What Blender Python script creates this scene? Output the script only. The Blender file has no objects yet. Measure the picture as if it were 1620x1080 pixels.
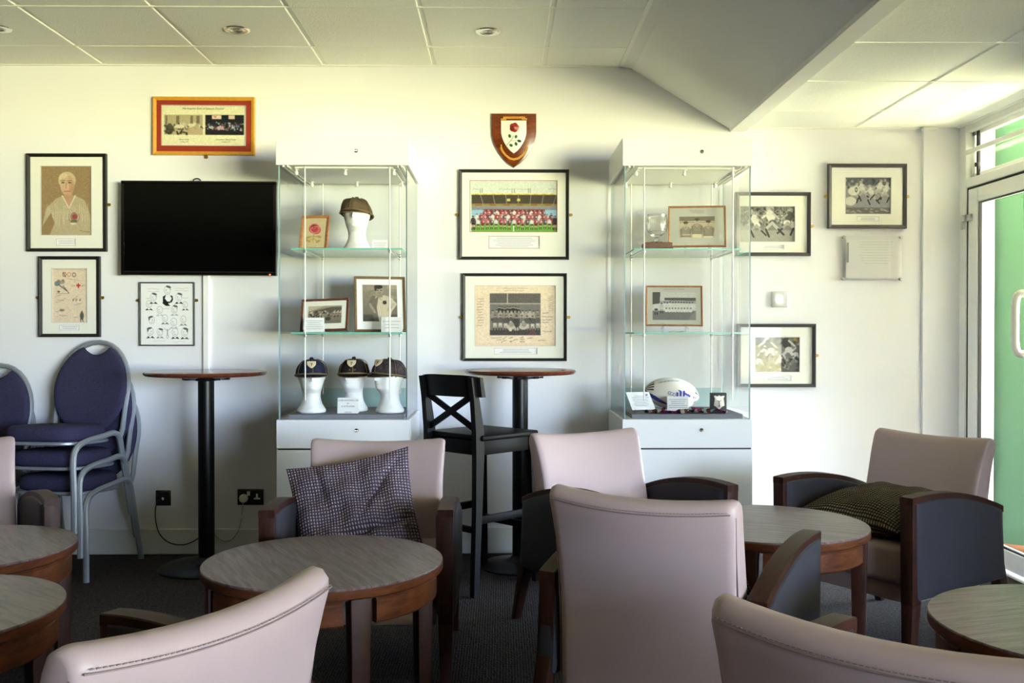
import bpy, bmesh, math, random
import numpy as np
from mathutils import Vector, Matrix
R = math.radians
PI = math.pi
random.seed(7)
SC = bpy.context.scene
COL = SC.collection

# ------------------------------------------------------------------ camera
F = 1524.0
CAMZ = 1.214
cam = bpy.data.cameras.new('camera')
cam.sensor_width = 36.0
cam.lens = 36.0 * F / 1620.0
cam.clip_start = 0.05
camo = bpy.data.objects.new('camera', cam)
camo.location = (0, 0, CAMZ)
camo.rotation_euler = (R(90 - 0.49), 0, R(-0.68))
COL.objects.link(camo)
SC.camera = camo
CM = camo.rotation_euler.to_matrix()

# ------------------------------------------------------------------ world
w = bpy.data.worlds.new('daylight')
SC.world = w
w.use_nodes = True
nt = w.node_tree
for n in list(nt.nodes): nt.nodes.remove(n)
out = nt.nodes.new('ShaderNodeOutputWorld')
bg = nt.nodes.new('ShaderNodeBackground')
tc = nt.nodes.new('ShaderNodeTexCoord')
sx = nt.nodes.new('ShaderNodeSeparateXYZ')
mr = nt.nodes.new('ShaderNodeMapRange')
mr.inputs[1].default_value = -1; mr.inputs[2].default_value = 1
rp = nt.nodes.new('ShaderNodeValToRGB')
e = rp.color_ramp.elements
# below the horizon the sunlit pitch, above it a hazy bright sky
e[0].position = 0.0;  e[0].color = (3.8, 3.4, 1.8, 1)
e[1].position = 0.485; e[1].color = (4.1, 3.7, 2.1, 1)
for p, c in ((0.505, (1.45, 1.68, 2.35, 1)), (0.62, (1.40, 1.66, 2.40, 1)), (1.0, (0.75, 1.05, 1.75, 1))):
    q = e.new(p); q.color = c
nt.links.new(tc.outputs['Generated'], sx.inputs[0])
nt.links.new(sx.outputs['Z'], mr.inputs[0])
nt.links.new(mr.outputs[0], rp.inputs[0])
nt.links.new(rp.outputs[0], bg.inputs[0])
bg.inputs[1].default_value = 4.2
nt.links.new(bg.outputs[0], out.inputs[0])

# daylight through the glazed door and made-up windows behind the camera (sampling portal only)
def portal(name, loc, rot, sx, sy):
    pl = bpy.data.lights.new(name, 'AREA'); pl.shape = 'RECTANGLE'; pl.size = sx; pl.size_y = sy
    pl.cycles.is_portal = True
    po = bpy.data.objects.new(name, pl); po.location = loc; po.rotation_euler = rot; COL.objects.link(po)
portal('daylight_portal', (2.68, 4.80, 1.18), (R(90), 0, R(90)), 1.1, 2.3)
portal('daylight_portal', (7.5, -5.16, 1.50), (R(90), 0, 0), 7.4, 2.1)

vs = SC.view_settings
vs.view_transform = 'Standard'
vs.look = 'None'
vs.exposure = 2.86
vs.gamma = 1.0
vs.use_curve_mapping = False
SC.cycles.max_bounces = 10
SC.cycles.diffuse_bounces = 6
SC.cycles.transparent_max_bounces = 24
SC.cycles.sample_clamp_indirect = 6.0
SC.cycles.caustics_reflective = False
SC.cycles.caustics_refractive = False

# ------------------------------------------------------------------ pixel -> place
def ray(px, py):
    return CM @ Vector(((px - 810) / F, (540 - py) / F, -1.0))
def atY(px, py, Y):
    d = ray(px, py); t = Y / d.y
    return Vector((d.x * t, Y, CAMZ + d.z * t))
def atZ(px, py, Z):
    d = ray(px, py); t = (Z - CAMZ) / d.z
    return Vector((d.x * t, d.y * t, Z))
WALL = 5.316

# ------------------------------------------------------------------ helpers
def s2l(c):
    c = c / 255.0
    return c / 12.92 if c <= 0.04045 else ((c + 0.055) / 1.055) ** 2.4
def rgb(r, g, b): return (s2l(r), s2l(g), s2l(b), 1.0)

def obj(name, me, mat=None, parent=None, smooth=True, loc=None, rot=None):
    if isinstance(me, bmesh.types.BMesh):
        bm = me
        bmesh.ops.recalc_face_normals(bm, faces=bm.faces[:])
        me = bpy.data.meshes.new(name)
        bm.to_mesh(me); bm.free()
        if smooth:
            me.polygons.foreach_set('use_smooth', [True] * len(me.polygons))
            me.set_sharp_from_angle(angle=R(38 if smooth is True else smooth))
    o = bpy.data.objects.new(name, me)
    if mat is not None and not me.materials: me.materials.append(mat)
    COL.objects.link(o)
    if parent is not None: o.parent = parent
    if loc is not None: o.location = loc
    if rot is not None: o.rotation_euler = rot
    return o

def tag(o, label=None, cat=None, group=None, kind=None):
    if label: o['label'] = label
    if cat: o['category'] = cat
    if group: o['group'] = group
    if kind: o['kind'] = kind
    return o

def thing(name, label, cat, loc=(0, 0, 0), rz=0.0, group=None, rot=None):
    o = bpy.data.objects.new(name, None)
    o.empty_display_size = 0.05
    COL.objects.link(o)
    o.location = loc
    o.rotation_euler = rot if rot is not None else (0, 0, rz)
    return tag(o, label, cat, group)

def struct(name, bm, mat, parent=None, smooth=False, label=None):
    o = obj(name, bm, mat, parent, smooth)
    if parent is None: o['kind'] = 'structure'
    if label: o['label'] = label
    return o

def dup(root, loc=None, rz=None, label=None):
    r = root.copy(); COL.objects.link(r)
    if loc is not None: r.location = loc
    if rz is not None: r.rotation_euler = (0, 0, rz)
    if label: r['label'] = label
    for ch in list(root.children):
        c = ch.copy(); COL.objects.link(c); c.parent = r
        for g in list(ch.children):
            d = g.copy(); COL.objects.link(d); d.parent = c
    return r

def BM(): return bmesh.new()

def box(bm, c, s, bev=0.0, seg=2, M=None):
    m = Matrix.Translation(Vector(c)) @ Matrix.Diagonal((s[0], s[1], s[2], 1))
    if M is not None: m = M @ m
    r = bmesh.ops.create_cube(bm, size=1.0, matrix=m)
    if bev > 0:
        es = list({e for v in r['verts'] for e in v.link_edges})
        bmesh.ops.bevel(bm, geom=es, offset=bev, segments=seg, profile=0.5, affect='EDGES')
    return bm

def rings(bm, rs, close=True, cap=True):
    """loft a list of rings of points"""
    vr = [[bm.verts.new(p) for p in r] for r in rs]
    n = len(vr[0])
    for a, b in zip(vr[:-1], vr[1:]):
        for i in range(n if close else n - 1):
            j = (i + 1) % n
            try: bm.faces.new((a[i], a[j], b[j], b[i]))
            except ValueError: pass
    if cap and close:
        for r in (vr[0], vr[-1]):
            try: bm.faces.new(r)
            except ValueError: pass
    return vr

def lathe(bm, prof, seg=32, c=(0, 0, 0), cap=True):
    rs = []
    for r, z in prof:
        r = max(r, 1e-4)
        rs.append([(c[0] + r * math.cos(2 * PI * i / seg), c[1] + r * math.sin(2 * PI * i / seg), c[2] + z) for i in range(seg)])
    rings(bm, rs, True, cap)
    return bm

def tube(bm, pts, rad, seg=10, flat=None, closed=False):
    """round (or flattened) tube along points; rad number or list"""
    P = [Vector(p) for p in pts]
    n = len(P)
    if not isinstance(rad, (list, tuple)): rad = [rad] * n
    T = []
    for i in range(n):
        if closed: t = P[(i + 1) % n] - P[i - 1]
        else: t = P[min(i + 1, n - 1)] - P[max(i - 1, 0)]
        T.append(t.normalized())
    up = Vector((0, 0, 1)) if abs(T[0].z) < 0.9 else Vector((1, 0, 0))
    N = (up - up.dot(T[0]) * T[0]).normalized()
    rs = []
    for i in range(n):
        N = (N - N.dot(T[i]) * T[i]).normalized()
        B = T[i].cross(N)
        fa, fb = flat if flat else (1, 1)
        rs.append([P[i] + rad[i] * (fa * math.cos(2 * PI * k / seg) * N + fb * math.sin(2 * PI * k / seg) * B) for k in range(seg)])
    if closed: rs.append(rs[0])
    if closed:
        vr = [[bm.verts.new(p) for p in r] for r in rs[:-1]]
        for a in range(n):
            b = (a + 1) % n
            for k in range(seg):
                j = (k + 1) % seg
                bm.faces.new((vr[a][k], vr[a][j], vr[b][j], vr[b][k]))
    else:
        rings(bm, rs)
    return bm

def bez(pts, n=24):
    """Catmull-Rom through points"""
    P = [Vector(p) for p in pts]
    P = [2 * P[0] - P[1]] + P + [2 * P[-1] - P[-2]]
    res = []
    m = len(P) - 3
    for s in range(m):
        k = max(2, n // m)
        for i in range(k):
            t = i / k
            a, b, c, d = P[s:s + 4]
            res.append(0.5 * ((2 * b) + (c - a) * t + (2 * a - 5 * b + 4 * c - d) * t * t + (3 * b - a - 3 * c + d) * t ** 3))
    res.append(P[-2].copy())
    return res

def barsq(bm, a, b, wa, ta, wb=None, tb=None, side=Vector((1, 0, 0)), bev=0.0):
    """square bar from a to b; w along side, t perpendicular"""
    a = Vector(a); b = Vector(b); wb = wa if wb is None else wb; tb = ta if tb is None else tb
    d = (b - a).normalized()
    s = (Vector(side) - Vector(side).dot(d) * d).normalized()
    t = d.cross(s)
    def ring(p, w_, t_):
        return [p + s * (w_ / 2) * i + t * (t_ / 2) * j for i, j in ((-1, -1), (1, -1), (1, 1), (-1, 1))]
    b2 = BM()
    rings(b2, [ring(a, wa, ta), ring(b, wb, tb)])
    if bev > 0:
        bmesh.ops.bevel(b2, geom=b2.edges[:], offset=bev, segments=2, profile=0.5, affect='EDGES')
    me = bpy.data.meshes.new('t'); b2.to_mesh(me); b2.free()
    bm.from_mesh(me); bpy.data.meshes.remove(me)
    return bm

def prism(bm, outline, y0, y1, bev=0.0):
    """outline in XZ extruded along Y"""
    b2 = BM()
    va = [b2.verts.new((x, y0, z)) for x, z in outline]
    vb = [b2.verts.new((x, y1, z)) for x, z in outline]
    b2.faces.new(va); b2.faces.new(vb[::-1])
    n = len(va)
    for i in range(n):
        j = (i + 1) % n
        b2.faces.new((va[i], vb[i], vb[j], va[j]))
    if bev > 0:
        bmesh.ops.recalc_face_normals(b2, faces=b2.faces[:])
        es = [e_ for e_ in b2.edges if abs(e_.verts[0].co.y - e_.verts[1].co.y) < 1e-7]
        bmesh.ops.bevel(b2, geom=es, offset=bev, segments=2, profile=0.5, affect='EDGES')
    me = bpy.data.meshes.new('t'); b2.to_mesh(me); b2.free()
    bm.from_mesh(me); bpy.data.meshes.remove(me)
    return bm

# ------------------------------------------------------------------ materials
MT = {}
def principled(name, color, rough=0.5, metal=0.0, spec=0.5, coat=0.0):
    m = bpy.data.materials.new(name); m.use_nodes = True
    b = m.node_tree.nodes['Principled BSDF']
    b.inputs['Base Color'].default_value = color
    b.inputs['Roughness'].default_value = rough
    b.inputs['Metallic'].default_value = metal
    b.inputs['Specular IOR Level'].default_value = spec
    b.inputs['Coat Weight'].default_value = coat
    MT[name] = m
    return m

def add_noise(m, scale=40, amount=0.15, bump=0.0, bscale=None, stretch=(1, 1, 1), detail=4, dist=0.001, dark=None):
    nt = m.node_tree; N = nt.nodes; L = nt.links
    b = N['Principled BSDF']
    tc = N.new('ShaderNodeTexCoord'); mp = N.new('ShaderNodeMapping')
    mp.inputs['Scale'].default_value = stretch
    L.new(tc.outputs['Object'], mp.inputs[0])
    nz = N.new('ShaderNodeTexNoise'); nz.inputs['Scale'].default_value = scale; nz.inputs['Detail'].default_value = detail
    L.new(mp.outputs[0], nz.inputs['Vector'])
    if amount > 0:
        c = b.inputs['Base Color'].default_value[:]
        lo = dark if dark else tuple(v * (1 - amount) for v in c[:3]) + (1,)
        hi = tuple(min(1, v * (1 + amount)) for v in c[:3]) + (1,)
        rp = N.new('ShaderNodeValToRGB')
        rp.color_ramp.elements[0].color = lo; rp.color_ramp.elements[0].position = 0.3
        rp.color_ramp.elements[1].color = hi; rp.color_ramp.elements[1].position = 0.7
        L.new(nz.outputs['Fac'], rp.inputs[0]); L.new(rp.outputs[0], b.inputs['Base Color'])
    if bump > 0:
        src = nz
        if bscale:
            src = N.new('ShaderNodeTexNoise'); src.inputs['Scale'].default_value = bscale; src.inputs['Detail'].default_value = 3
            L.new(mp.outputs[0], src.inputs['Vector'])
        bp = N.new('ShaderNodeBump'); bp.inputs['Strength'].default_value = bump; bp.inputs['Distance'].default_value = dist
        L.new(src.outputs['Fac'], bp.inputs['Height']); L.new(bp.outputs[0], b.inputs['Normal'])
    return m

M_wall = add_noise(principled('wall_paint', rgb(234, 234, 240), 0.7, spec=0.3), 3, 0.012, 0.15, 260)
M_base = principled('baseboard_paint', rgb(226, 230, 230), 0.45)
M_plaster = add_noise(principled('ceiling_plaster', rgb(234, 234, 232), 0.75, spec=0.3), 3, 0.01)
M_tile = add_noise(principled('ceiling_tile', rgb(247, 247, 242), 0.9, spec=0.1), 90, 0.03, 0.5, 130, dist=0.003)
M_tee = principled('ceiling_grid', rgb(244, 244, 238), 0.5)
M_void = principled('ceiling_void', rgb(60, 60, 56), 0.9)
M_white = add_noise(principled('white_lacquer', rgb(238, 238, 238), 0.35), 2, 0.01)
M_alu = principled('white_aluminium', rgb(232, 232, 230), 0.35, spec=0.5)
M_gasket = principled('black_gasket', rgb(28, 26, 30), 0.6)
M_black = principled('black_satin', rgb(18, 18, 20), 0.45)
M_blackfr = principled('black_frame', rgb(26, 25, 26), 0.42)
M_greyfr = principled('charcoal_frame', rgb(62, 60, 64), 0.45)
M_brass = principled('brass', rgb(196, 160, 84), 0.3, metal=0.9)
M_chrome = principled('chrome', rgb(215, 215, 215), 0.15, metal=1.0)
M_satin = principled('satin_steel', rgb(205, 205, 205), 0.3, metal=0.9)
M_mat = principled('mount_board', rgb(236, 235, 228), 0.8, spec=0.2)
M_mat2 = principled('mount_bevel', rgb(250, 250, 250), 0.8)
M_red = principled('red_mount', rgb(150, 52, 36), 0.75, spec=0.2)
M_card = principled('white_card', rgb(240, 240, 242), 0.7)
M_ink = principled('ink', rgb(60, 60, 64), 0.8)
M_inkpale = principled('pale_ink', rgb(150, 150, 158), 0.8)
M_gold = add_noise(principled('gold_frame', rgb(205, 146, 48), 0.35, spec=0.6), 50, 0.1)
M_grey = principled('grey_plinth_fabric', rgb(128, 128, 136), 0.85, spec=0.2)
M_foam = principled('white_foam', rgb(240, 240, 242), 0.6)
M_plastic = principled('white_plastic', rgb(235, 234, 228), 0.35)
M_glossblack = principled('gloss_black', rgb(10, 10, 11), 0.12, spec=0.6)
M_screen = principled('tv_screen', rgb(6, 6, 7), 0.08, spec=0.35)
M_beige = add_noise(principled('beige_leather', rgb(173, 153, 153), 0.45, spec=0.4), 6, 0.025, 0.22, 420, dist=0.0008)
M_seam = principled('leather_seam', rgb(132, 114, 112), 0.6)
M_dark = add_noise(principled('dark_leather', rgb(54, 53, 60), 0.5, spec=0.12), 8, 0.05, 0.2, 380, dist=0.0008)
M_silver = principled('silver_paint', rgb(150, 156, 165), 0.38, metal=0.35)
M_blue = add_noise(principled('blue_fabric', rgb(58, 56, 82), 0.95, spec=0.1), 220, 0.3, 0.5, 400, dist=0.001)
M_stool = add_noise(principled('brown_black_stain', rgb(15, 13, 16), 0.5, spec=0.12), 30, 0.2, stretch=(1, 1, 0.1))
M_pole = principled('black_powder_coat', rgb(9, 9, 10), 0.35, spec=0.3)

def wood(name, c1, c2, rough=0.35, axis=(1, 8, 8), scale=9, coat=0.0):
    m = principled(name, c1, rough, coat=coat, spec=0.2)
    m.node_tree.nodes['Principled BSDF'].inputs['Coat Roughness'].default_value = 0.2
    nt = m.node_tree; N = nt.nodes; L = nt.links; b = N['Principled BSDF']
    tc = N.new('ShaderNodeTexCoord'); mp = N.new('ShaderNodeMapping'); mp.inputs['Scale'].default_value = axis
    L.new(tc.outputs['Object'], mp.inputs[0])
    nz = N.new('ShaderNodeTexNoise'); nz.inputs['Scale'].default_value = scale; nz.inputs['Detail'].default_value = 8
    nz.inputs['Roughness'].default_value = 0.65; nz.inputs['Distortion'].default_value = 0.6
    L.new(mp.outputs[0], nz.inputs['Vector'])
    rp = N.new('ShaderNodeValToRGB')
    rp.color_ramp.elements[0].color = c2; rp.color_ramp.elements[0].position = 0.32
    rp.color_ramp.elements[1].color = c1; rp.color_ramp.elements[1].position = 0.66
    L.new(nz.outputs['Fac'], rp.inputs[0]); L.new(rp.outputs[0], b.inputs['Base Color'])
    bp = N.new('ShaderNodeBump'); bp.inputs['Strength'].default_value = 0.12; bp.inputs['Distance'].default_value = 0.001
    L.new(nz.outputs['Fac'], bp.inputs['Height']); L.new(bp.outputs[0], b.inputs['Normal'])
    return m
M_wal = wood('walnut_arm', rgb(60, 32, 23), rgb(38, 19, 14), 0.5, (10, 2, 2), 8)
M_apron = wood('brown_table_apron', rgb(104, 60, 37), rgb(68, 37, 23), 0.34, (2, 2, 9), 6)
M_top = wood('table_top_veneer', rgb(122, 104, 106), rgb(66, 52, 54), 0.33, (1.2, 12, 1), 5, coat=0.12)
M_bartop = wood('bar_table_top', rgb(112, 58, 42), rgb(72, 32, 24), 0.25, (2, 12, 2), 5, coat=0.4)
M_mahog = wood('mahogany_shield', rgb(132, 62, 24), rgb(84, 34, 14), 0.2, (2, 2, 8), 9, coat=0.8)
M_oakfr = wood('honey_wood_frame', rgb(196, 138, 92), rgb(150, 92, 56), 0.35, (3, 3, 3), 30)
M_brownfr = wood('brown_wood_frame', rgb(120, 72, 52), rgb(76, 44, 32), 0.35, (3, 3, 3), 30)
M_antfr = wood('antique_gold_frame', rgb(134, 108, 76), rgb(84, 62, 40), 0.4, (3, 3, 3), 60)

def glass(name, tint=(1, 1, 1, 1), ior=1.45, rough=0.0, refl=1.0):
    m = bpy.data.materials.new(name); m.use_nodes = True
    nt = m.node_tree; N = nt.nodes; L = nt.links
    for n in list(N): N.remove(n)
    o = N.new('ShaderNodeOutputMaterial'); mx = N.new('ShaderNodeMixShader')
    t = N.new('ShaderNodeBsdfTransparent'); t.inputs[0].default_value = tint
    g = N.new('ShaderNodeBsdfGlossy'); g.inputs['Roughness'].default_value = rough
    lw = N.new('ShaderNodeLayerWeight'); lw.inputs[0].default_value = 0.5
    pw = N.new('ShaderNodeMath'); pw.operation = 'POWER'; pw.inputs[1].default_value = 5.0
    r0 = ((ior - 1) / (ior + 1)) ** 2
    mu = N.new('ShaderNodeMath'); mu.operation = 'MULTIPLY_ADD'; mu.inputs[1].default_value = (1 - r0) * refl; mu.inputs[2].default_value = r0 * refl
    L.new(lw.outputs['Facing'], pw.inputs[0]); L.new(pw.outputs[0], mu.inputs[0]); L.new(mu.outputs[0], mx.inputs[0])
    L.new(t.outputs[0], mx.inputs[1]); L.new(g.outputs[0], mx.inputs[2]); L.new(mx.outputs[0], o.inputs[0])
    MT[name] = m
    return m
M_glass = glass('clear_glass', (0.992, 0.998, 0.996, 1), 1.34)
M_pane = glass('picture_glass', (1, 1, 1, 1), 1.3, refl=0.22)
M_doorglass = glass('door_glass', (0.94, 0.98, 0.96, 1))
M_shelf = glass('shelf_glass', (0.975, 0.995, 0.988, 1), 1.4)
M_acryl = glass('acrylic', (0.97, 0.97, 0.97, 1))
M_strip = glass('green_glass_upstand', (0.86, 0.95, 0.94, 1))
M_edge = principled('glass_edge', rgb(120, 196, 180), 0.25)
M_vedge = principled('glass_edge_upright', rgb(150, 178, 186), 0.2)
M_crystal = principled('cut_crystal', (1, 1, 1, 1), 0.03)
M_crystal.node_tree.nodes['Principled BSDF'].inputs['Transmission Weight'].default_value = 1.0
add_noise(M_crystal, 60, 0, 0.6, 70, dist=0.004)

def carpet():
    m = principled('carpet', rgb(62, 58, 60), 0.95, spec=0.1)
    nt = m.node_tree; N = nt.nodes; L = nt.links; b = N['Principled BSDF']
    tc = N.new('ShaderNodeTexCoord')
    vo = N.new('ShaderNodeTexVoronoi'); vo.inputs['Scale'].default_value = 95; vo.inputs['Randomness'].default_value = 0.35
    L.new(tc.outputs['Object'], vo.inputs['Vector'])
    nz = N.new('ShaderNodeTexNoise'); nz.inputs['Scale'].default_value = 260; nz.inputs['Detail'].default_value = 2
    L.new(tc.outputs['Object'], nz.inputs['Vector'])
    rp = N.new('ShaderNodeValToRGB')
    rp.color_ramp.elements[0].color = rgb(92, 86, 86); rp.color_ramp.elements[0].position = 0.15
    rp.color_ramp.elements[1].color = rgb(46, 42, 43); rp.color_ramp.elements[1].position = 0.62
    L.new(vo.outputs['Distance'], rp.inputs[0])
    mx = N.new('ShaderNodeMixRGB'); mx.blend_type = 'MULTIPLY'; mx.inputs[0].default_value = 0.5
    L.new(rp.outputs[0], mx.inputs[1]); L.new(nz.outputs['Fac'], mx.inputs[2]); L.new(mx.outputs[0], b.inputs['Base Color'])
    bp = N.new('ShaderNodeBump'); bp.inputs['Strength'].default_value = 0.8; bp.inputs['Distance'].default_value = 0.003; bp.invert = True
    L.new(vo.outputs['Distance'], bp.inputs['Height']); L.new(bp.outputs[0], b.inputs['Normal'])
    return m
M_carpet = carpet()

def waffle(name, hi, lo, sc=13.0):
    """chunky woven cushion cloth: two crossed waves on the cushion's own plane"""
    m = principled(name, hi, 0.95, spec=0.1)
    nt = m.node_tree; N = nt.nodes; L = nt.links; b = N['Principled BSDF']
    tc = N.new('ShaderNodeTexCoord')
    ws = []
    for d in ('X', 'Y'):
        wv = N.new('ShaderNodeTexWave'); wv.bands_direction = d; wv.inputs['Scale'].default_value = sc if d == 'X' else sc * 0.9
        wv.inputs['Distortion'].default_value = 0.9; wv.inputs['Detail'].default_value = 1.0; wv.inputs['Detail Scale'].default_value = 0.4
        L.new(tc.outputs['UV'], wv.inputs['Vector']); ws.append(wv)
    mu = N.new('ShaderNodeMath'); mu.operation = 'MULTIPLY'
    L.new(ws[0].outputs['Fac'], mu.inputs[0]); L.new(ws[1].outputs['Fac'], mu.inputs[1])
    rp = N.new('ShaderNodeValToRGB')
    rp.color_ramp.elements[0].color = lo; rp.color_ramp.elements[0].position = 0.06
    rp.color_ramp.elements[1].color = hi; rp.color_ramp.elements[1].position = 0.5
    L.new(mu.outputs[0], rp.inputs[0]); L.new(rp.outputs[0], b.inputs['Base Color'])
    bp = N.new('ShaderNodeBump'); bp.inputs['Strength'].default_value = 1.0; bp.inputs['Distance'].default_value = 0.008
    L.new(mu.outputs[0], bp.inputs['Height']); L.new(bp.outputs[0], b.inputs['Normal'])
    return m
M_cushion = waffle('woven_cushion_cloth', rgb(184, 168, 180), rgb(76, 64, 76))
M_cushion2 = waffle('olive_cushion_cloth', rgb(140, 128, 108), rgb(40, 34, 30))

M_paint = bpy.data.materials.new('printed_picture'); M_paint.use_nodes = True
_b = M_paint.node_tree.nodes['Principled BSDF']; _b.inputs['Roughness'].default_value = 0.6; _b.inputs['Specular IOR Level'].default_value = 0.2
_a = M_paint.node_tree.nodes.new('ShaderNodeVertexColor'); _a.layer_name = 'ink'
M_paint.node_tree.links.new(_a.outputs[0], _b.inputs['Base Color'])

# ------------------------------------------------------------------ writing
def text(s, size, mat, parent, loc, rot=(R(90), 0, 0), align='CENTER', name='lettering', shear=0.0, sx=1.0):
    cu = bpy.data.curves.new('t', 'FONT'); cu.body = s; cu.size = size; cu.align_x = align; cu.align_y = 'CENTER'
    cu.extrude = 0.0002; cu.shear = shear; cu.resolution_u = 2
    to = bpy.data.objects.new('t', cu); COL.objects.link(to)
    bpy.context.view_layer.update()
    me = bpy.data.meshes.new_from_object(to.evaluated_get(bpy.context.evaluated_depsgraph_get()))
    bpy.data.objects.remove(to); bpy.data.curves.remove(cu)
    me.materials.clear()
    o = obj(name, me, mat, parent, loc=loc, rot=rot)
    o.scale = (sx, 1, 1)
    return o

# ------------------------------------------------------------------ picture painter
class Canvas:
    """paint in photograph-pixel units; becomes a coloured grid mesh of the print's real size"""
    def __init__(s, x0, y0, x1, y1, bg, k=1.5, seed=1):
        s.x0, s.y0, s.x1, s.y1 = x0, y0, x1, y1
        s.k = k
        s.nx = max(4, int((x1 - x0) * k)); s.ny = max(4, int((y1 - y0) * k))
        s.X, s.Y = np.meshgrid(np.linspace(x0, x1, s.nx), np.linspace(y0, y1, s.ny))
        s.a = np.ones((s.ny, s.nx, 3)) * np.array(bg, float)
        s.r = np.random.RandomState(seed); s.soft = 0.8 / k
    def _put(s, d, c, al=1.0):
        m = np.clip(0.5 - d / s.soft, 0, 1)[..., None] * al
        s.a = s.a * (1 - m) + np.array(c, float) * m
    def rect(s, x0, y0, x1, y1, c, al=1.0):
        s._put(np.maximum(np.maximum(x0 - s.X, s.X - x1), np.maximum(y0 - s.Y, s.Y - y1)), c, al)
    def ell(s, cx, cy, rx, ry, c, al=1.0, rot=0.0):
        dx, dy = s.X - cx, s.Y - cy
        if rot:
            q = math.radians(rot); dx, dy = dx * math.cos(q) + dy * math.sin(q), -dx * math.sin(q) + dy * math.cos(q)
        s._put((np.sqrt((dx / rx) ** 2 + (dy / ry) ** 2) - 1) * min(rx, ry), c, al)
    def ring(s, cx, cy, rx, ry, w, c, al=1.0):
        d = np.abs(np.sqrt(((s.X - cx) / rx) ** 2 + ((s.Y - cy) / ry) ** 2) - 1) * min(rx, ry) - w / 2
        s._put(d, c, al)
    def line(s, x0, y0, x1, y1, w, c, al=1.0):
        vx, vy = x1 - x0, y1 - y0; L = vx * vx + vy * vy + 1e-9
        t = np.clip(((s.X - x0) * vx + (s.Y - y0) * vy) / L, 0, 1)
        s._put(np.hypot(s.X - x0 - t * vx, s.Y - y0 - t * vy) - w / 2, c, al)
    def poly(s, pts, c, al=1.0):
        ins = np.zeros(s.X.shape, bool); n = len(pts)
        for i in range(n):
            xa, ya = pts[i]; xb, yb = pts[(i + 1) % n]
            if ya == yb: continue
            ins ^= ((ya > s.Y) != (yb > s.Y)) & (s.X < (xb - xa) * (s.Y - ya) / (yb - ya) + xa)
        m = ins[..., None] * al
        s.a = s.a * (1 - m) + np.array(c, float) * m
    def noise(s, amp, cell=1):
        h, w_ = s.ny // cell + 2, s.nx // cell + 2
        n = s.r.randn(h, w_)
        n = np.kron(n, np.ones((cell, cell)))[:s.ny, :s.nx]
        s.a = np.clip(s.a + n[..., None] * amp, 0, 255)
    def grad(s, top, bot, al=1.0):
        t = ((s.Y - s.y0) / (s.y1 - s.y0))[..., None]
        s.a = s.a * (1 - al) + al * (np.array(top, float) * (1 - t) + np.array(bot, float) * t)
    def scribble(s, x0, y0, x1, y1, c, n=8, w=0.5, al=0.7):
        p = (x0, y0)
        for i in range(n):
            q = (x0 + (x1 - x0) * (i + 1) / n + s.r.uniform(-.6, .6), y0 + (y1 - y0) * (i + 1) / n + s.r.uniform(-.9, .9))
            s.line(p[0], p[1], q[0], q[1], w, c, al); p = q
    def person(s, cx, top, h, shirt, skin, shorts, sit=False, k=1.0):
        """a small standing or seated figure"""
        r = h * 0.085
        s.ell(cx, top + r, r * 0.8, r, skin)
        s.ell(cx, top + r * 0.5, r * 0.85, r * 0.6, [v * 0.35 for v in skin], 0.8)
        s.ell(cx, top + h * 0.30, h * 0.14 * k, h * 0.17, shirt)
        s.rect(cx - h * 0.105 * k, top + h * 0.28, cx + h * 0.105 * k, top + h * 0.5, shirt)
        s.line(cx - h * 0.13 * k, top + h * 0.26, cx - h * 0.15 * k, top + h * 0.5, h * 0.055, shirt)
        s.line(cx + h * 0.13 * k, top + h * 0.26, cx + h * 0.15 * k, top + h * 0.5, h * 0.055, shirt)
        s.rect(cx - h * 0.11 * k, top + h * 0.5, cx + h * 0.11 * k, top + h * 0.66, shorts)
        if not sit:
            for q in (-1, 1):
                s.line(cx + q * h * 0.06, top + h * 0.64, cx + q * h * 0.07, top + h * 0.95, h * 0.07, skin)
                s.line(cx + q * h * 0.07, top + h * 0.82, cx + q * h * 0.08, top + h * 0.97, h * 0.075, [60, 55, 55])
    def runner(s, cx, cy, h, shirt, skin, shorts, lean=1):
        """a running or tackling player"""
        s.ell(cx + lean * h * .12, cy - h * .42, h * .07, h * .085, skin)
        s.ell(cx + lean * h * .05, cy - h * .2, h * .13, h * .19, shirt, 1, lean * 20)
        s.line(cx + lean * h * .1, cy - h * .28, cx + lean * h * .3, cy - h * .15, h * .06, shirt)
        s.line(cx - lean * h * .02, cy - h * .28, cx - lean * h * .2, cy - h * .12, h * .06, skin)
        s.ell(cx - lean * h * .02, cy - h * .0, h * .12, h * .09, shorts)
        s.line(cx, cy, cx + lean * h * .2, cy + h * .2, h * .085, skin)
        s.line(cx + lean * h * .2, cy + h * .2, cx + lean * h * .1, cy + h * .42, h * .06, [50, 50, 50])
        s.line(cx, cy, cx - lean * h * .18, cy + h * .2, h * .085, skin)
        s.line(cx - lean * h * .18, cy + h * .2, cx - lean * h * .34, cy + h * .36, h * .06, [50, 50, 50])
    def age(s, k=0.35, g=7):
        """soften the drawing, then add photographic mottling and grain"""
        p = np.pad(s.a, ((1, 1), (1, 1), (0, 0)), 'edge')
        b = sum(p[i:i + s.ny, j:j + s.nx] for i in range(3) for j in range(3)) / 9
        s.a = s.a * (1 - k) + b * k
        for cell, amp in ((4, g * .5), (2, g * .6), (1, g * .6)):
            h, w_ = s.ny // cell + 2, s.nx // cell + 2
            n = np.kron(s.r.randn(h, w_), np.ones((cell, cell)))[:s.ny, :s.nx]
            s.a = np.clip(s.a + n[..., None] * amp * (0.35 + s.a.mean(-1, keepdims=True) / 255), 0, 255)
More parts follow.
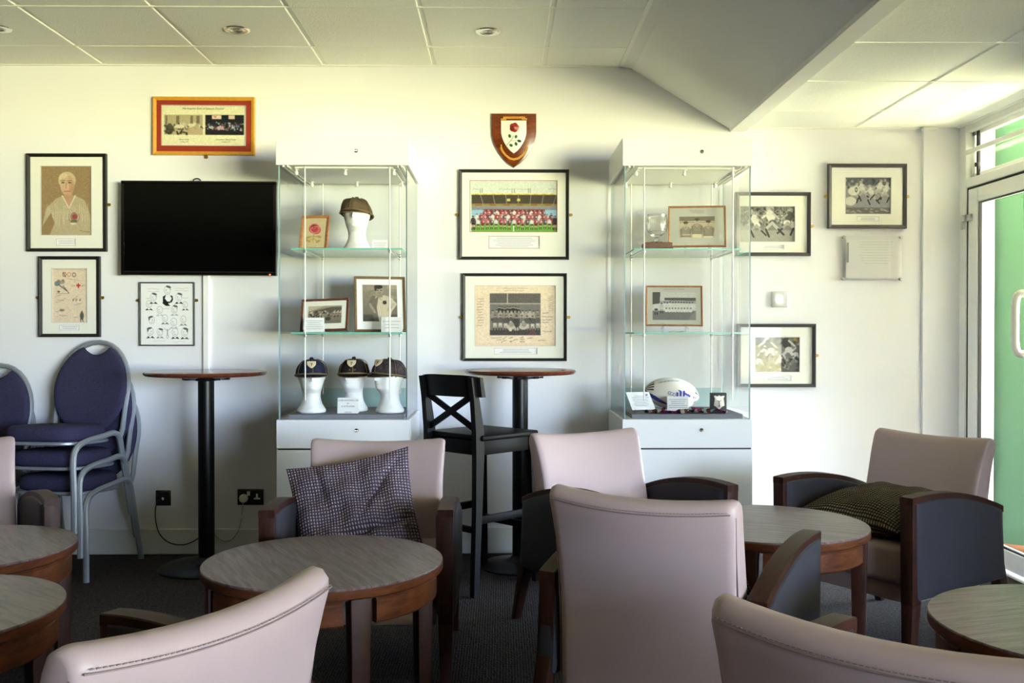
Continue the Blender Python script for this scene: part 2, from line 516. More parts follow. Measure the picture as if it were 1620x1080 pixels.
    def mesh(s, W, H, y=0.0, cx=0.0, cz=0.0):
        nx, ny = s.nx, s.ny
        vx = cx + (s.X - s.x0) / (s.x1 - s.x0) * W - W / 2
        vz = cz + H / 2 - (s.Y - s.y0) / (s.y1 - s.y0) * H
        co = np.stack([vx, np.full_like(vx, y), vz], -1).reshape(-1, 3)
        i = np.arange(nx * ny).reshape(ny, nx)
        f = np.stack([i[:-1, :-1], i[1:, :-1], i[1:, 1:], i[:-1, 1:]], -1).reshape(-1, 4)
        me = bpy.data.meshes.new('picture')
        me.from_pydata(co.tolist(), [], f.tolist())
        c = np.clip(s.a, 0, 255).reshape(-1, 3) / 255.0
        c = np.where(c <= 0.04045, c / 12.92, ((c + 0.055) / 1.055) ** 2.4)
        at = me.color_attributes.new('ink', 'FLOAT_COLOR', 'POINT')
        at.data.foreach_set('color', np.concatenate([c, np.ones((len(c), 1))], 1).ravel())
        return me

# ================================================================== the room
XL, XR, YB, YF = -7.0, 2.54, WALL, -5.0
ZL, ZR = 2.683, 2.348
XB0, XB1 = 0.673, 1.353
# wider room behind the camera, made up for light direction; opens right to X2
X2, YR = 11.2, 1.90
bm = BM(); box(bm, ((XL + XR) / 2, (YB + YF) / 2, -0.05), (XR - XL, YB - YF, 0.1)); box(bm, ((XR + X2) / 2, (YR + YF) / 2, -0.05), (X2 - XR, YR - YF, 0.1)); struct('floor', bm, M_carpet)
bm = BM(); box(bm, ((XL + XR) / 2, YB + 0.06, 1.4), (XR - XL + 0.4, 0.12, 2.8))
box(bm, (2.437, YB - 0.01, 1.174), (0.206, 0.02, 2.348)); struct('wall_back', bm, M_wall)
M_tan = principled('tan_wall', rgb(84, 70, 60), 0.7)
bm = BM(); box(bm, (XL - 0.06, (YB + YF) / 2, 1.4), (0.12, YB - YF, 2.8)); struct('wall_left', bm, M_tan)
M_maroon = principled('maroon_wall', rgb(64, 32, 30), 0.7)
bm = BM(); box(bm, ((XL + 3.8) / 2, YF - 0.06, 1.4), (3.8 - XL, 0.12, 2.8)); box(bm, ((3.8 + X2) / 2, YF - 0.06, 0.225), (X2 - 3.8, 0.12, 0.45)); box(bm, ((3.8 + X2) / 2, YF - 0.06, 2.68), (X2 - 3.8, 0.12, 0.24))
struct('wall_front', bm, M_maroon)
bm = BM(); box(bm, (XR + 0.03, (YB + YR) / 2, 2.6), (0.06, YB - YR, 0.5)); box(bm, (XR + 0.06, 3.09, 1.18), (0.12, 2.38, 2.36))
struct('wall_right', bm, M_alu)
bm = BM(); box(bm, ((XR + X2) / 2 + 0.06, YR + 0.06, 1.4), (X2 - XR, 0.12, 2.8)); box(bm, (X2 + 0.06, (YR + YF) / 2, 1.4), (0.12, YR - YF, 2.8)); struct('wall_right_return', bm, M_tan)

bm = BM(); box(bm, ((XL + 2.334) / 2, YB - 0.008, 0.07), (2.334 - XL, 0.016, 0.14), 0.004, 1); struct('baseboard_back', bm, M_base)
bm = BM(); box(bm, (XL + 0.008, (YB + YF) / 2, 0.07), (0.016, YB - YF - 0.04, 0.14), 0.004, 1); struct('baseboard_left', bm, M_base)

# --- suspended ceilings: grid as the structure, every tile a part
def ceiling(x0, x1, z, xl, yl, name):
    bm = BM()
    box(bm, ((x0 + x1) / 2, (YB + YF) / 2, z + 0.06), (x1 - x0, YB - YF, 0.04))
    xs = [x for x in xl if x0 + 0.02 < x < x1 - 0.02]; ys = [y for y in yl if YF < y < YB - 0.02]
    for x in xs: box(bm, (x, (YB + YF) / 2, z + 0.010), (0.024, YB - YF, 0.008))
    for y in ys: box(bm, ((x0 + x1) / 2, y, z + 0.0025), (x1 - x0, 0.008, 0.008))
    for (cx, cy, sx, sy) in ((x0 + 0.011, (YB + YF) / 2, 0.022, YB - YF), (x1 - 0.011, (YB + YF) / 2, 0.022, YB - YF),
                             ((x0 + x1) / 2, YB - 0.009, x1 - x0, 0.018), ((x0 + x1) / 2, YF + 0.011, x1 - x0, 0.022)):
        box(bm, (cx, cy, z + 0.001), (sx, sy, 0.012))
    c = struct(name, bm, M_tee)
    ex = [x0] + sorted(xs) + [x1]; ey = [YF] + sorted(ys) + [YB]
    cache = {}
    rnd = random.Random(3)
    for a, b in zip(ex[:-1], ex[1:]):
        for p, q in zip(ey[:-1], ey[1:]):
            ga = 0.018 if a == x0 else 0.010; gb = 0.018 if b == x1 else 0.010
            gp = 0.004; gq = 0.012 if q == YB else 0.004
            sx, sy = round(b - a - ga - gb, 4), round(q - p - gp - gq, 4)
            if (sx, sy) not in cache:
                t = BM(); box(t, (0, 0, 0), (sx, sy, 0.022), 0.004, 1)
                cache[(sx, sy)] = None
                o = obj('ceiling_tile', t, M_tile, c, smooth=False); cache[(sx, sy)] = o.data
            else:
                o = obj('ceiling_tile', cache[(sx, sy)], None, c)
            o.location = ((a + ga + b - gb) / 2, (p + gp + q - gq) / 2, z + 0.011 + rnd.uniform(-0.0012, 0.0012))
            o.rotation_euler = (rnd.uniform(-1, 1) * 0.002, rnd.uniform(-1, 1) * 0.002, 0)
    return c
ceil_l = ceiling(XL, XB0, ZL, [0.237 - 0.6 * k for k in range(13)], [4.965 - 0.6 * k for k in range(21)], 'ceiling')
bm = BM(); box(bm, ((XR + X2) / 2, (YR + YF) / 2, 2.60), (X2 - XR, YR - YF, 0.04)); struct('ceiling', bm, M_tee)
ceil_r = ceiling(XB1, XR, ZR, [1.946], [4.91 - 0.58 * k for k in range(21)], 'ceiling')
bm = BM()
prism(bm, [(XB0, ZL - 0.004), (XB0 + 0.05, ZL - 0.010), (XB0 + 0.056, ZL - 0.018), (1.262, 2.342), (1.268, 2.326), (XB1, 2.326), (XB1, 2.9), (XB0, 2.9)], YF, YB)
struct('trim_1', bm, M_plaster, label='sloping boxed beam between the two ceilings')

# --- cable trunking down the wall below the television
p0 = atY(327, 436, YB)
bm = BM(); box(bm, (p0.x, YB - 0.009, (p0.z + 0.14) / 2), (0.034, 0.018, p0.z - 0.14), 0.004, 2)
struct('trim_2', bm, M_white, label='white plastic cable trunking')

# --- glazed right-hand side: one visible door, the rest glazed bays
def bay(yf, yn, name, door=False):
    """aluminium bay between yf (far) and yn (near)"""
    X = XR
    bm = BM()
    jw = 0.075
    for y in (yf - jw / 2, yn + 0.02): box(bm, (X + 0.031, y, ZR / 2 - 0.001), (0.072, jw if y > yn + 0.1 else 0.04, ZR), 0.003, 1)
    box(bm, (X + 0.035, (yf + yn) / 2, 2.03), (0.07, yf - yn, 0.05), 0.003, 1)
    box(bm, (X + 0.035, (yf + yn) / 2, 2.328), (0.07, yf - yn, 0.04), 0.003, 1)
    box(bm, (X + 0.035, (yf + yn) / 2, 0.006), (0.09, yf - yn, 0.012), 0.003, 1)
    fr = struct(name, bm, M_alu)
    y0, y1 = yf - jw, yn + 0.04       # leaf extents
    bm = BM(); g = 0.005; sw = 0.105
    for y in (y0 - g - sw / 2, y1 + g + sw / 2): box(bm, (X + 0.034, y, 1.009), (0.056, sw, 1.972), 0.004, 1)
    for z, h in ((1.955, 0.08), (0.073, 0.10)): box(bm, (X + 0.034, (y0 + y1) / 2, z), (0.056, y0 - y1 - 2 * sw - 0.02, h), 0.004, 1)
    leaf = obj('door_leaf' if door else 'sash', bm, M_alu, fr, smooth=False)
    bm = BM()
    box(bm, (X + 0.034, y0 - 0.001, 1.009), (0.06, 0.004, 1.99)); box(bm, (X + 0.034, (y0 + y1) / 2, 2.0), (0.06, y0 - y1, 0.007))
    obj('gasket', bm, M_gasket, fr, smooth=False)
    bm = BM()
    ga, gb = y0 - g - sw, y1 + g + sw
    for y in (ga, gb): box(bm, (X + 0.020, y, 1.02), (0.016, 0.012, 1.79))
    for z in (1.915, 0.125): box(bm, (X + 0.020, (ga + gb) / 2, z), (0.016, ga - gb, 0.012))
    obj('glazing_gasket', bm, M_gasket, leaf, smooth=False)
    bm = BM(); box(bm, (X + 0.034, (ga + gb) / 2, 1.019), (0.008, ga - gb + 0.01, 1.80)); obj('pane', bm, M_doorglass, leaf, smooth=False)
    # transom light
    bm = BM(); yy0, yy1 = y0, y1
    for y in (yy0 - 0.016, yy1 + 0.016): box(bm, (X + 0.045, y, 2.181), (0.03, 0.032, 0.254), 0.003, 1)
    for z in (2.068, 2.296): box(bm, (X + 0.045, (yy0 + yy1) / 2, z), (0.03, yy0 - yy1, 0.026), 0.003, 1)
    tr = obj('transom_frame', bm, M_alu, fr, smooth=False)
    bm = BM(); box(bm, (X - 0.004, (yy0 + yy1) / 2, 2.196), (0.008, yy0 - yy1 + 0.05, 0.026), 0.002, 1); obj('safety_bar', bm, M_alu, fr, smooth=False)
    bm = BM(); box(bm, (X + 0.05, (yy0 + yy1) / 2, 2.181), (0.006, yy0 - yy1 - 0.06, 0.21)); obj('transom_pane', bm, M_doorglass, tr, smooth=False)
    bm = BM(); box(bm, (X + 0.028, yy0 - 0.075, 2.181), (0.012, 0.022, 0.24)); lathe(bm, [(0.014, 0), (0.014, 0.02)], 12, (X + 0.02, yy0 - 0.08, 2.11))
    obj('window_stay', bm, M_gasket, tr, smooth=False)
    if door:
        bm = BM()
        for z in (1.84, 1.80):
            lathe(bm, [(0.013, -0.018), (0.013, 0.018)], 14, (X - 0.012, y0 + (0.006 if z > 1.82 else 0.014), z))
        box(bm, (X - 0.003, y0 - 0.03, 1.84), (0.008, 0.06, 0.034)); box(bm, (X - 0.003, y0 + 0.03, 1.80), (0.008, 0.04, 0.034))
        obj('hinge', bm, M_satin, fr)
        bm = BM(); hy = gb + 0.10
        pts = bez([(X + 0.006, 4.60, 1.40), (X - 0.035, 4.615, 1.405), (X - 0.055, 4.62, 1.37), (X - 0.058, 4.62, 1.26), (X - 0.055, 4.62, 1.15), (X - 0.035, 4.615, 1.115), (X + 0.006, 4.60, 1.12)], 36)
        tube(bm, pts, 0.019, 12); obj('door_handle', bm, M_plastic, leaf)
        bm = BM(); box(bm, (X + 0.026, 4.62, 1.862), (0.002, 0.16, 0.07)); sg = obj('exit_sticker', bm, principled('green_sign', rgb(28, 120, 62), 0.5), leaf, smooth=False)
    return fr
bay(YB - 0.012, 4.28, 'door_1', True)
def made_up_window(name, a, b, axis):
    """window unit between a and b, sill 0.45 to head 2.56, behind the camera"""
    bm = BM(); bp = BM()
    def B(bm_, c, h, z, w_, d, hh):
        if axis == 'y': box(bm_, (XR + 0.05, c, z), (d, w_, hh), 0.003, 1)
        else: box(bm_, (c, YF - 0.05, z), (w_, d, hh), 0.003, 1)
    m = (a + b) / 2; L_ = abs(b - a)
    for c_ in (a + 0.03 * (1 if b > a else -1), b - 0.03 * (1 if b > a else -1)): B(bm, c_, 0, 1.505, 0.06, 0.06, 2.11)
    for z in (0.48, 2.53): B(bm, m, 0, z, L_ - 0.12, 0.06, 0.06)
    fr = struct(name, bm, M_alu)
    B(bp, m, 0, 1.505, L_ - 0.1, 0.006, 2.02); obj('pane', bp, M_doorglass, fr, smooth=False)
for i in range(6): made_up_window('window_%d' % (i + 1), 3.8 + 7.4 / 6 * i, 3.8 + 7.4 / 6 * (i + 1), 'x')  # made-up windows behind the camera, placed to set the light's direction
# little white blind bracket on top of the pilaster
bm = BM(); box(bm, (2.36, YB - 0.035, 2.338), (0.08, 0.03, 0.014), 0.002, 1)
tag(obj('blind_bracket', bm, M_alu, smooth=False), 'small white metal bracket under the ceiling at the left of the corner pilaster', 'bracket')

# --- outside
bm = BM(); box(bm, ((XL + 2.46) / 2, 9.4, 1.5), (2.46 - XL, 7.8, 3.0)); struct('wall_outer_block', bm, principled('outer_render', rgb(120, 118, 112), .9))  # unseen mass added to block light reaching the green column from the left
M_conc = add_noise(principled('terrace_concrete', rgb(70, 70, 70), 0.85), 5, 0.1)
bm = BM(); box(bm, (5.0, 7.85, -0.06), (4.8, 11.4, 0.1)); struct('terrace_paving', bm, M_conc)
M_grp = principled('green_plastic', (0.070, 0.150, 0.085, 1), 0.5, spec=0.0) if True else principled('x', (0,0,0,1), 0.3, spec=0.5)
M_grp.node_tree.nodes['Principled BSDF'].inputs['Transmission Weight'].default_value = 0.0
bm = BM(); lathe(bm, [(0.42, 0.0), (0.42, 2.74)], 64, (3.10, 5.62, 0)); lathe(bm, [(0.43, 2.66), (0.43, 2.74)], 48, (3.10, 5.62, 0))
gc = thing('green_column', 'tall glossy green round column on the terrace outside the glazed door', 'column')
obj('column_shell', bm, M_grp, gc)
bm = BM(); lathe(bm, [(0.435, -0.01), (0.432, 0.02), (0.421, 0.045)], 48, (3.10, 5.62, 0)); obj('rusty_base_ring', bm, add_noise(principled('rust', rgb(150, 92, 52), 0.8), 30, 0.4), gc)

M_soffit = principled('white_soffit', rgb(225, 226, 226), 0.6)
cn = thing('terrace_canopy', 'white canopy roof over the terrace outside the glazing', 'canopy')
bm = BM(); box(bm, (4.45, 7.65, 2.83), (3.6, 11.0, 0.06)); obj('soffit', bm, M_soffit, cn, smooth=False)  # roof glimpsed through the transom, deepened to cut sky light at the door
for k in range(8):
    bm = BM(); box(bm, (4.45, 2.3 + 1.5 * k, 2.77), (3.6, 0.05, 0.06)); obj('rafter', bm, M_soffit, cn, smooth=False)
bm = BM(); box(bm, (6.28, 7.65, 2.70), (0.05, 11.0, 0.36)); obj('gutter', bm, M_alu, cn, smooth=False)  # front edge board hung lower to limit sky light near the door
# --- recessed downlights
def downlight(p, label):
    t = thing('ceiling_downlight', label, 'ceiling light', p, group=None)
    bm = BM(); lathe(bm, [(0.030, 0.004), (0.036, -0.004), (0.048, -0.007), (0.060, -0.004), (0.063, 0.0)], 36, cap=False); obj('bezel', bm, M_chrome, t)
    bm = BM(); lathe(bm, [(0.024, 0.0), (0.029, -0.006), (0.034, -0.003)], 28, cap=False); obj('tilt_ring', bm, M_satin, t)
    bm = BM(); lathe(bm, [(0.001, -0.001), (0.016, -0.003), (0.026, 0.002)], 20, cap=False); obj('lamp', bm, add_noise(principled('lamp_face', rgb(170, 170, 160), 0.15, metal=0.6), 120, 0.3), t)
    return t
for px, py, lb in ((375, 47, 'chrome recessed downlight in the ceiling above the gold-framed print'),
                   (772, 50, 'chrome recessed downlight in the ceiling above the wooden shield'),
                   (-3, 45, 'chrome recessed downlight at the left edge of the ceiling')):
    downlight(atZ(px, py, ZL), lb)

# ================================================================== armchairs
def back_mesh():
    bm = BM()
    # side profile (y, z): front from seat up, over the rolled top, down the rear
    prof = [(-0.13, 0.27), (-0.135, 0.36), (-0.148, 0.45), (-0.168, 0.55), (-0.19, 0.64), (-0.215, 0.715), (-0.236, 0.762),
            (-0.252, 0.785), (-0.272, 0.795), (-0.294, 0.792), (-0.310, 0.778), (-0.313, 0.758), (-0.303, 0.72), (-0.288, 0.66),
            (-0.272, 0.58), (-0.262, 0.48), (-0.258, 0.38), (-0.256, 0.28), (-0.254, 0.205), (-0.20, 0.205), (-0.14, 0.21)]
    us = [0, 0.2, 0.4, 0.6, 0.8, 0.90, 0.925, 0.95, 0.965, 0.978, 0.988, 0.995, 1]; us = [-u for u in us[:0:-1]] + us
    cyz = (sum(p[0] for p in prof) / len(prof), 0)
    rs = []
    for u in us:
        au = abs(u)
        sh = 1 - 0.30 * (1 - math.sqrt(max(0, 1 - max(0, (au - 0.90) / 0.10) ** 2)))
        r = []
        for (y, z) in prof:
            hw = 0.258 + 0.010 * max(0, min(1, (z - 0.60) / 0.19)) ** 1.7
            mid = -0.13 - 0.062 - max(0, z - 0.4) * 0.19
            y2 = mid + (y - mid) * sh
            z2 = z - (1 - sh) * 0.05 * (1 if z > 0.5 else -1)
            y2 -= 0.030 * (1 - u * u) * min(1, max(0, (z - 0.35) / 0.3))
            z2 -= 0.017 * (1 - u * u) * max(0, min(1, (z - 0.6) / 0.18))
            r.append((u * hw, y2, z2))
        rs.append(r)
    rings(bm, rs)
    return bm
def seam_mesh():
    """stitched seams: along the rear of the rolled top and down both sides"""
    bm = BM()
    top = []
    for i in range(33):
        u = (-1 + i / 16.0) * 0.958
        hw = 0.268; sh = 1 - 0.16 * max(0, (abs(u) - 0.96) / 0.04)
        top.append((u * hw * 0.997, -0.3145 - 0.030 * (1 - u * u) + (1 - sh) * 0.05, 0.760 - 0.017 * (1 - u * u)))
    tube(bm, top, 0.0016, 6)
    for s in (-1, 1):
        pts = []
        for z, y in ((0.75, -0.300), (0.70, -0.287), (0.64, -0.275), (0.56, -0.262), (0.46, -0.252), (0.34, -0.247), (0.22, -0.246)):
            hw = 0.258 + 0.010 * max(0, min(1, (z - 0.60) / 0.19)) ** 1.7
            pts.append((s * (hw + 0.0004), y, z))
        tube(bm, pts, 0.0016, 6)
    return bm
def stitch_mesh():
    """row of top stitches just above the rear seam"""
    bm = BM()
    for i in range(54):
        u = (-1 + (i + 0.5) / 27.0) * 0.94; x = u * 0.267; y = -0.3165 - 0.030 * (1 - u * u); z = 0.7665 - 0.017 * (1 - u * u)
        dx = 0.0032; dy = 0.060 * u * dx / 0.267
        barsq(bm, (x - dx, y - dy, z), (x + dx, y + dy, z), 0.0014, 0.0014, side=Vector((0, 0, 1)))
    return bm
def arm_z(t):
    """arm top height; t = 0 front .. 1 rear"""
    return 0.614 + 0.062 * t - 0.142 * t * t
ARM_Y0, ARM_Y1 = 0.33, -0.25
def arm_rail():
    bm = BM(); rs = []
    for i in range(15):
        t = i / 14.0; y = ARM_Y0 + (ARM_Y1 - ARM_Y0) * t; z = arm_z(t)
        th = 0.026; w = 0.0275; b = 0.003
        rs.append([(-w, y, z - th), (-w, y, z - b), (-w + b, y, z), (w - b, y, z), (w, y, z - b), (w, y, z - th)])
    rings(bm, rs); return bm
def arm_panel():
    """padded leather infill, bulging a little beyond the wood on both faces"""
    out = []
    for i in range(13):
        t = 0.03 + 0.955 * i / 12.0; y = ARM_Y0 + (ARM_Y1 - ARM_Y0) * t
        out.append((y, arm_z(t) - 0.019))
    out += [(-0.250, 0.44), (-0.266, 0.255), (-0.255, 0.243), (0.285, 0.232), (0.300, 0.242)]
    cy = sum(p[0] for p in out) / len(out); cz = sum(p[1] for p in out) / len(out)
    bm = BM(); rs = []
    for s, x in ((0.35, -0.037), (0.86, -0.036), (0.95, -0.033), (0.99, -0.026), (1.0, -0.016), (1.0, 0.016), (0.99, 0.026), (0.95, 0.033), (0.86, 0.036), (0.35, 0.037)):
        rs.append([(x, cy + (y - cy) * s, cz + (z - cz) * s) for y, z in out])
    rings(bm, rs); return bm
def armchair(label, centre, f, group='lounge armchairs'):
    t = thing('armchair', label, 'armchair', (centre[0], centre[1], 0), math.atan2(-f[0], f[1]), group)
    obj('backrest', back_mesh(), M_beige, t, smooth=50)
    obj('backrest_seam', seam_mesh(), M_seam, t)
    so_ = obj('stitching', stitch_mesh(), M_seam, t, smooth=False); so_['kind'] = 'stuff'
    bm = BM(); box(bm, (0, 0.065, 0.345), (0.535, 0.45, 0.15), 0.028, 4); obj('seat_cushion', bm, M_beige, t)
    bm = BM(); box(bm, (0, 0.035, 0.236), (0.535, 0.46, 0.066), 0.006, 2); obj('seat_rail', bm, M_beige, t)
    am = pm = lm = rm = None
    for s in (-1, 1):
        x = s * 0.303
        o = obj('armrest', arm_rail() if am is None else am, M_wal, t, loc=(x, 0, 0)); am = o.data
        o = obj('arm_panel', arm_panel() if pm is None else pm, M_dark, t, loc=(x, 0, 0)); pm = o.data
        if lm is None:
            b = BM(); barsq(b, (0, 0.312, 0), (0, 0.300, 0.22), 0.036, 0.034, 0.05, 0.05, bev=0.002)
            barsq(b, (0, 0.300, 0.22), (0, 0.303, 0.60), 0.05, 0.052, 0.055, 0.054, bev=0.002); lm = None
            o = obj('leg', b, M_wal, t, loc=(x, 0, 0)); lm = o.data
            b = BM(); barsq(b, (0, -0.345, 0), (0, -0.245, 0.29), 0.032, 0.030, 0.046, 0.05, bev=0.002)
            barsq(b, (0, -0.245, 0.29), (0, -0.233, 0.53), 0.046, 0.03, 0.05, 0.028, bev=0.002)
            o = obj('leg', b, M_wal, t, loc=(x, 0, 0)); rm = o.data
        else:
            obj('leg', lm, None, t, loc=(x, 0, 0)); obj('leg', rm, None, t, loc=(x, 0, 0))
    return t
def facing(x, y):
    l = math.hypot(x, y); return (x / l, y / l)
ARM = {}
fA = facing(0.0, -1); ARM['A'] = armchair('armchair facing us behind the middle coffee table, an upright woven cushion in it', (-0.491, 3.60), fA)
def place(key, label, c, f):
    f = facing(*f); ARM[key] = dup(ARM['A'], (c[0], c[1], 0), math.atan2(-f[0], f[1]), label); return ARM[key]
place('B', 'armchair in front of the right display case, turned to the right', (0.496, 3.94), (0.47, -0.88))
place('C', 'pale armchair seen from behind, in front of the middle coffee table', (-0.706, 1.665), (-0.87, 0.49))
place('D', 'large armchair seen from behind in the centre foreground', (0.52, 2.80), (0.52, 0.854))
place('E', 'armchair by the glazed door with a woven cushion flat on its seat', (1.60, 3.925), (-0.85, -0.53))
place('F', 'armchair seen from behind at the lower right corner of the photo', (0.739, 1.593), (0.667, 0.745))
place('G', 'armchair at the left edge, in front of the stacked blue chairs', (-2.06, 3.60), (0.57, -0.82))

# ================================================================== coffee tables
TZ = 0.545
def coffee_table(label, c, rot):
    t = thing('coffee_table', label, 'coffee table', (c[0], c[1], 0), rot, 'round coffee tables')
    bm = BM(); lathe(bm, [(0.001, 0.026), (0.3495, 0.026), (0.3502, 0.029), (0.3485, 0.032), (0.001, 0.032)], 96, (0, 0, TZ - 0.032), cap=False)
    obj('table_top', bm, M_top, t)
    bm = BM(); lathe(bm, [(0.300, 0.0), (0.340, 0.0), (0.348, 0.002), (0.3505, 0.006), (0.3505, 0.026), (0.300, 0.026)], 96, (0, 0, TZ - 0.032), cap=False); obj('edge_band', bm, M_apron, t)
    bm = BM(); lathe(bm, [(0.30, 0.0), (0.322, 0.0), (0.322, 0.009), (0.3, 0.009)], 72, (0, 0, TZ - 0.041), cap=False); obj('shadow_gap_ring', bm, M_wal, t)
    # apron in four curved boards between the legs
    am = lm = None
    for k in range(4):
        if am is None:
            bm = BM(); rs = []
            for i in range(19):
                a = R(8.0 + 74.0 * i / 18.0)
                ca, sa = math.cos(a), math.sin(a)
                rs.append([(0.305 * ca, 0.305 * sa, TZ - 0.108), (0.326 * ca, 0.326 * sa, TZ - 0.108), (0.332 * ca, 0.332 * sa, TZ - 0.102), (0.332 * ca, 0.332 * sa, TZ - 0.046),
                           (0.326 * ca, 0.326 * sa, TZ - 0.040), (0.305 * ca, 0.305 * sa, TZ - 0.040)])
            rings(bm, rs); o = obj('apron_board', bm, M_apron, t); am = o.data
            bm = BM(); barsq(bm, (0.313, 0, 0), (0.313, 0, TZ - 0.034), 0.040, 0.036, 0.058, 0.052, side=Vector((0, 1, 0)), bev=0.003)
            o = obj('leg', bm, M_wal, t); lm = o.data
        else:
            obj('apron_board', am, None, t, rot=(0, 0, k * PI / 2)); obj('leg', lm, None, t, rot=(0, 0, k * PI / 2))
    return t
T1 = coffee_table('round coffee table in front of the armchair with the upright cushion', (-0.522, 2.85), R(-63))
dup(T1, (0.940, 3.40, 0), R(-25), 'round coffee table between the centre foreground armchair and the one by the glazed door')
dup(T1, (1.365, 2.20, 0), R(15), 'round coffee table at the lower right corner with green reflection on its top')
dup(T1, (-1.706, 3.03, 0), R(-50), 'round coffee table at the left edge, the farther of the two there')
dup(T1, (-1.434, 2.34, 0), R(-38), 'round coffee table at the lower left edge, the nearer of the two there')

# ================================================================== cushions
def pillow(size, thick, seed, fold=0.0, n=44, wr_k=1.0):
    rnd = random.Random(seed)
    bm = BM(); uvl = bm.loops.layers.uv.new('UVMap')
    ph = [rnd.uniform(0, 6) for _ in range(6)]
    def P(i, j, s):
        u = -1 + 2 * i / n; v = -1 + 2 * j / n
        pin = 1 - 0.07 * (1 - abs(v) ** 2) if True else 1
        x = u * size / 2 * (1 - 0.075 * (1 - v * v)); y = v * size / 2 * (1 - 0.075 * (1 - u * u))
        h = ((1 - abs(u) ** 2.6) * (1 - abs(v) ** 2.6)) ** 0.55
        z = s * thick / 2 * h
        wr = 0.010 * math.sin(7 * (u + 0.6 * v) + ph[0]) + 0.007 * math.sin(11 * (v - 0.5 * u) + ph[1]) + 0.005 * math.sin(17 * u + ph[2])
        z += wr_k * wr * h * (1 if s > 0 else 0.5)
        if fold and s > 0:
            d = (v + 0.42 - 0.18 * u)
            z -= fold * math.exp(-(d / 0.07) ** 2) * h
            d2 = (v * 0.8 - u - 0.1 + 0.3); z -= fold * 0.45 * math.exp(-(d2 / 0.06) ** 2) * h * max(0, min(1, 0.5 + u * 2))
            d3 = u + 0.42 + 0.12 * v; z -= fold * 0.5 * math.exp(-(d3 / 0.05) ** 2) * h * max(0, min(1, 0.4 + v))
        return (x, y, z)
    for s in (1, -1):
        g = [[bm.verts.new(P(i, j, s)) for j in range(n + 1)] for i in range(n + 1)]
        for i in range(n):
            for j in range(n):
                f_ = bm.faces.new((g[i][j], g[i + 1][j], g[i + 1][j + 1], g[i][j + 1]))
                for l, (a, b) in zip(f_.loops, ((i, j), (i + 1, j), (i + 1, j + 1), (i, j + 1))): l[uvl].uv = (a / n, b / n)
    bmesh.ops.remove_doubles(bm, verts=bm.verts[:], dist=1e-5)
    return bm
def set_basis(o, loc, X, Y, Z):
    m = Matrix((X, Y, Z)).transposed().to_4x4(); m.translation = loc
    o.rotation_mode = 'XYZ'; o.matrix_world = m
# upright cushion in armchair A
q = obj('cushion', pillow(0.47, 0.13, 3, fold=0.04), M_cushion, smooth=60)
Zc = Vector((0.02, -1, 0.62)).normalized(); Xc = Vector((math.cos(R(14)), 0, math.sin(R(14)))); Xc = (Xc - Xc.dot(Zc) * Zc).normalized(); Yc = Zc.cross(Xc)
set_basis(q, Vector((-0.54, 3.59, 0.540)), Xc, Yc, Zc)
tag(q, 'grey-mauve woven cushion standing askew in the armchair behind the middle table', 'cushion')
q = obj('cushion', pillow(0.50, 0.17, 8, fold=0.0, wr_k=0.35), M_cushion2, smooth=60)
f = facing(-0.85, -0.53); Yc = Vector((f[0], f[1], -0.12)).normalized(); Xc = Yc.cross(Vector((0, 0, 1))).normalized(); Zc = Xc.cross(Yc)
set_basis(q, Vector((1.60, 3.925, 0.50)) + Vector((f[0], f[1], 0)) * 0.06, Xc, Yc, Zc)
tag(q, 'brown woven cushion lying flat on the armchair seat by the glazed door', 'cushion')
q = obj('cushion', pillow(0.30, 0.10, 5), M_cushion, smooth=60)
f = facing(0.52, 0.854); rr = Vector((f[1], -f[0], 0)); Zc = Vector((f[0], f[1], 0.35)).normalized(); Yc = Zc.cross(rr).normalized(); Xc = rr * math.cos(R(10)) + Yc * math.sin(R(-10)); Yc = Zc.cross(Xc).normalized()
set_basis(q, Vector((0.52, 2.80, 0.60)) + Vector((f[0], f[1], 0)) * (-0.065) + rr * 0.055, Xc, Yc, Zc)
tag(q, 'grey woven cushion mostly hidden behind the back of the centre foreground armchair', 'cushion')

# ================================================================== bar tables and stool
def poseur(label, x, y, r, rb, z):
    t = thing('bar_table', label, 'bar table', (x, y, 0), 0, 'tall round bar tables')
    bm = BM(); lathe(bm, [(0.001, -0.030), (r * 0.55, -0.030), (r - 0.012, -0.022), (r - 0.002, -0.014), (r, -0.008), (r - 0.004, -0.002), (r - 0.012, 0), (0.001, 0)], 72, (0, 0, z), cap=False); obj('table_top', bm, M_bartop, t)
    bm = BM(); lathe(bm, [(0.05, -0.050), (0.11, -0.036), (0.13, -0.031)], 32, (0, 0, z))
    for a in range(4): box(bm, (0, 0, 0), (0.24, 0.03, 0.012), M=Matrix.Translation((0, 0, z - 0.038)) @ Matrix.Rotation(R(45 * a), 4, 'Z'))
    obj('top_plate', bm, M_pole, t)
    bm = BM(); lathe(bm, [(0.041, 0.02), (0.041, z - 0.04)], 32); obj('column', bm, M_pole, t)
    bm = BM(); lathe(bm, [(rb, 0.0), (rb, 0.008), (rb - 0.015, 0.018), (0.10, 0.034), (0.055, 0.045), (0.042, 0.06)], 56); obj('base', bm, M_pole, t)
    return t
poseur('tall round bar table with dark red top under the television', -1.522, 4.995, 0.308, 0.24, 1.018)
poseur('tall round bar table with dark red top behind the black bar stool', 0.102, 5.01, 0.290, 0.208, 1.025)

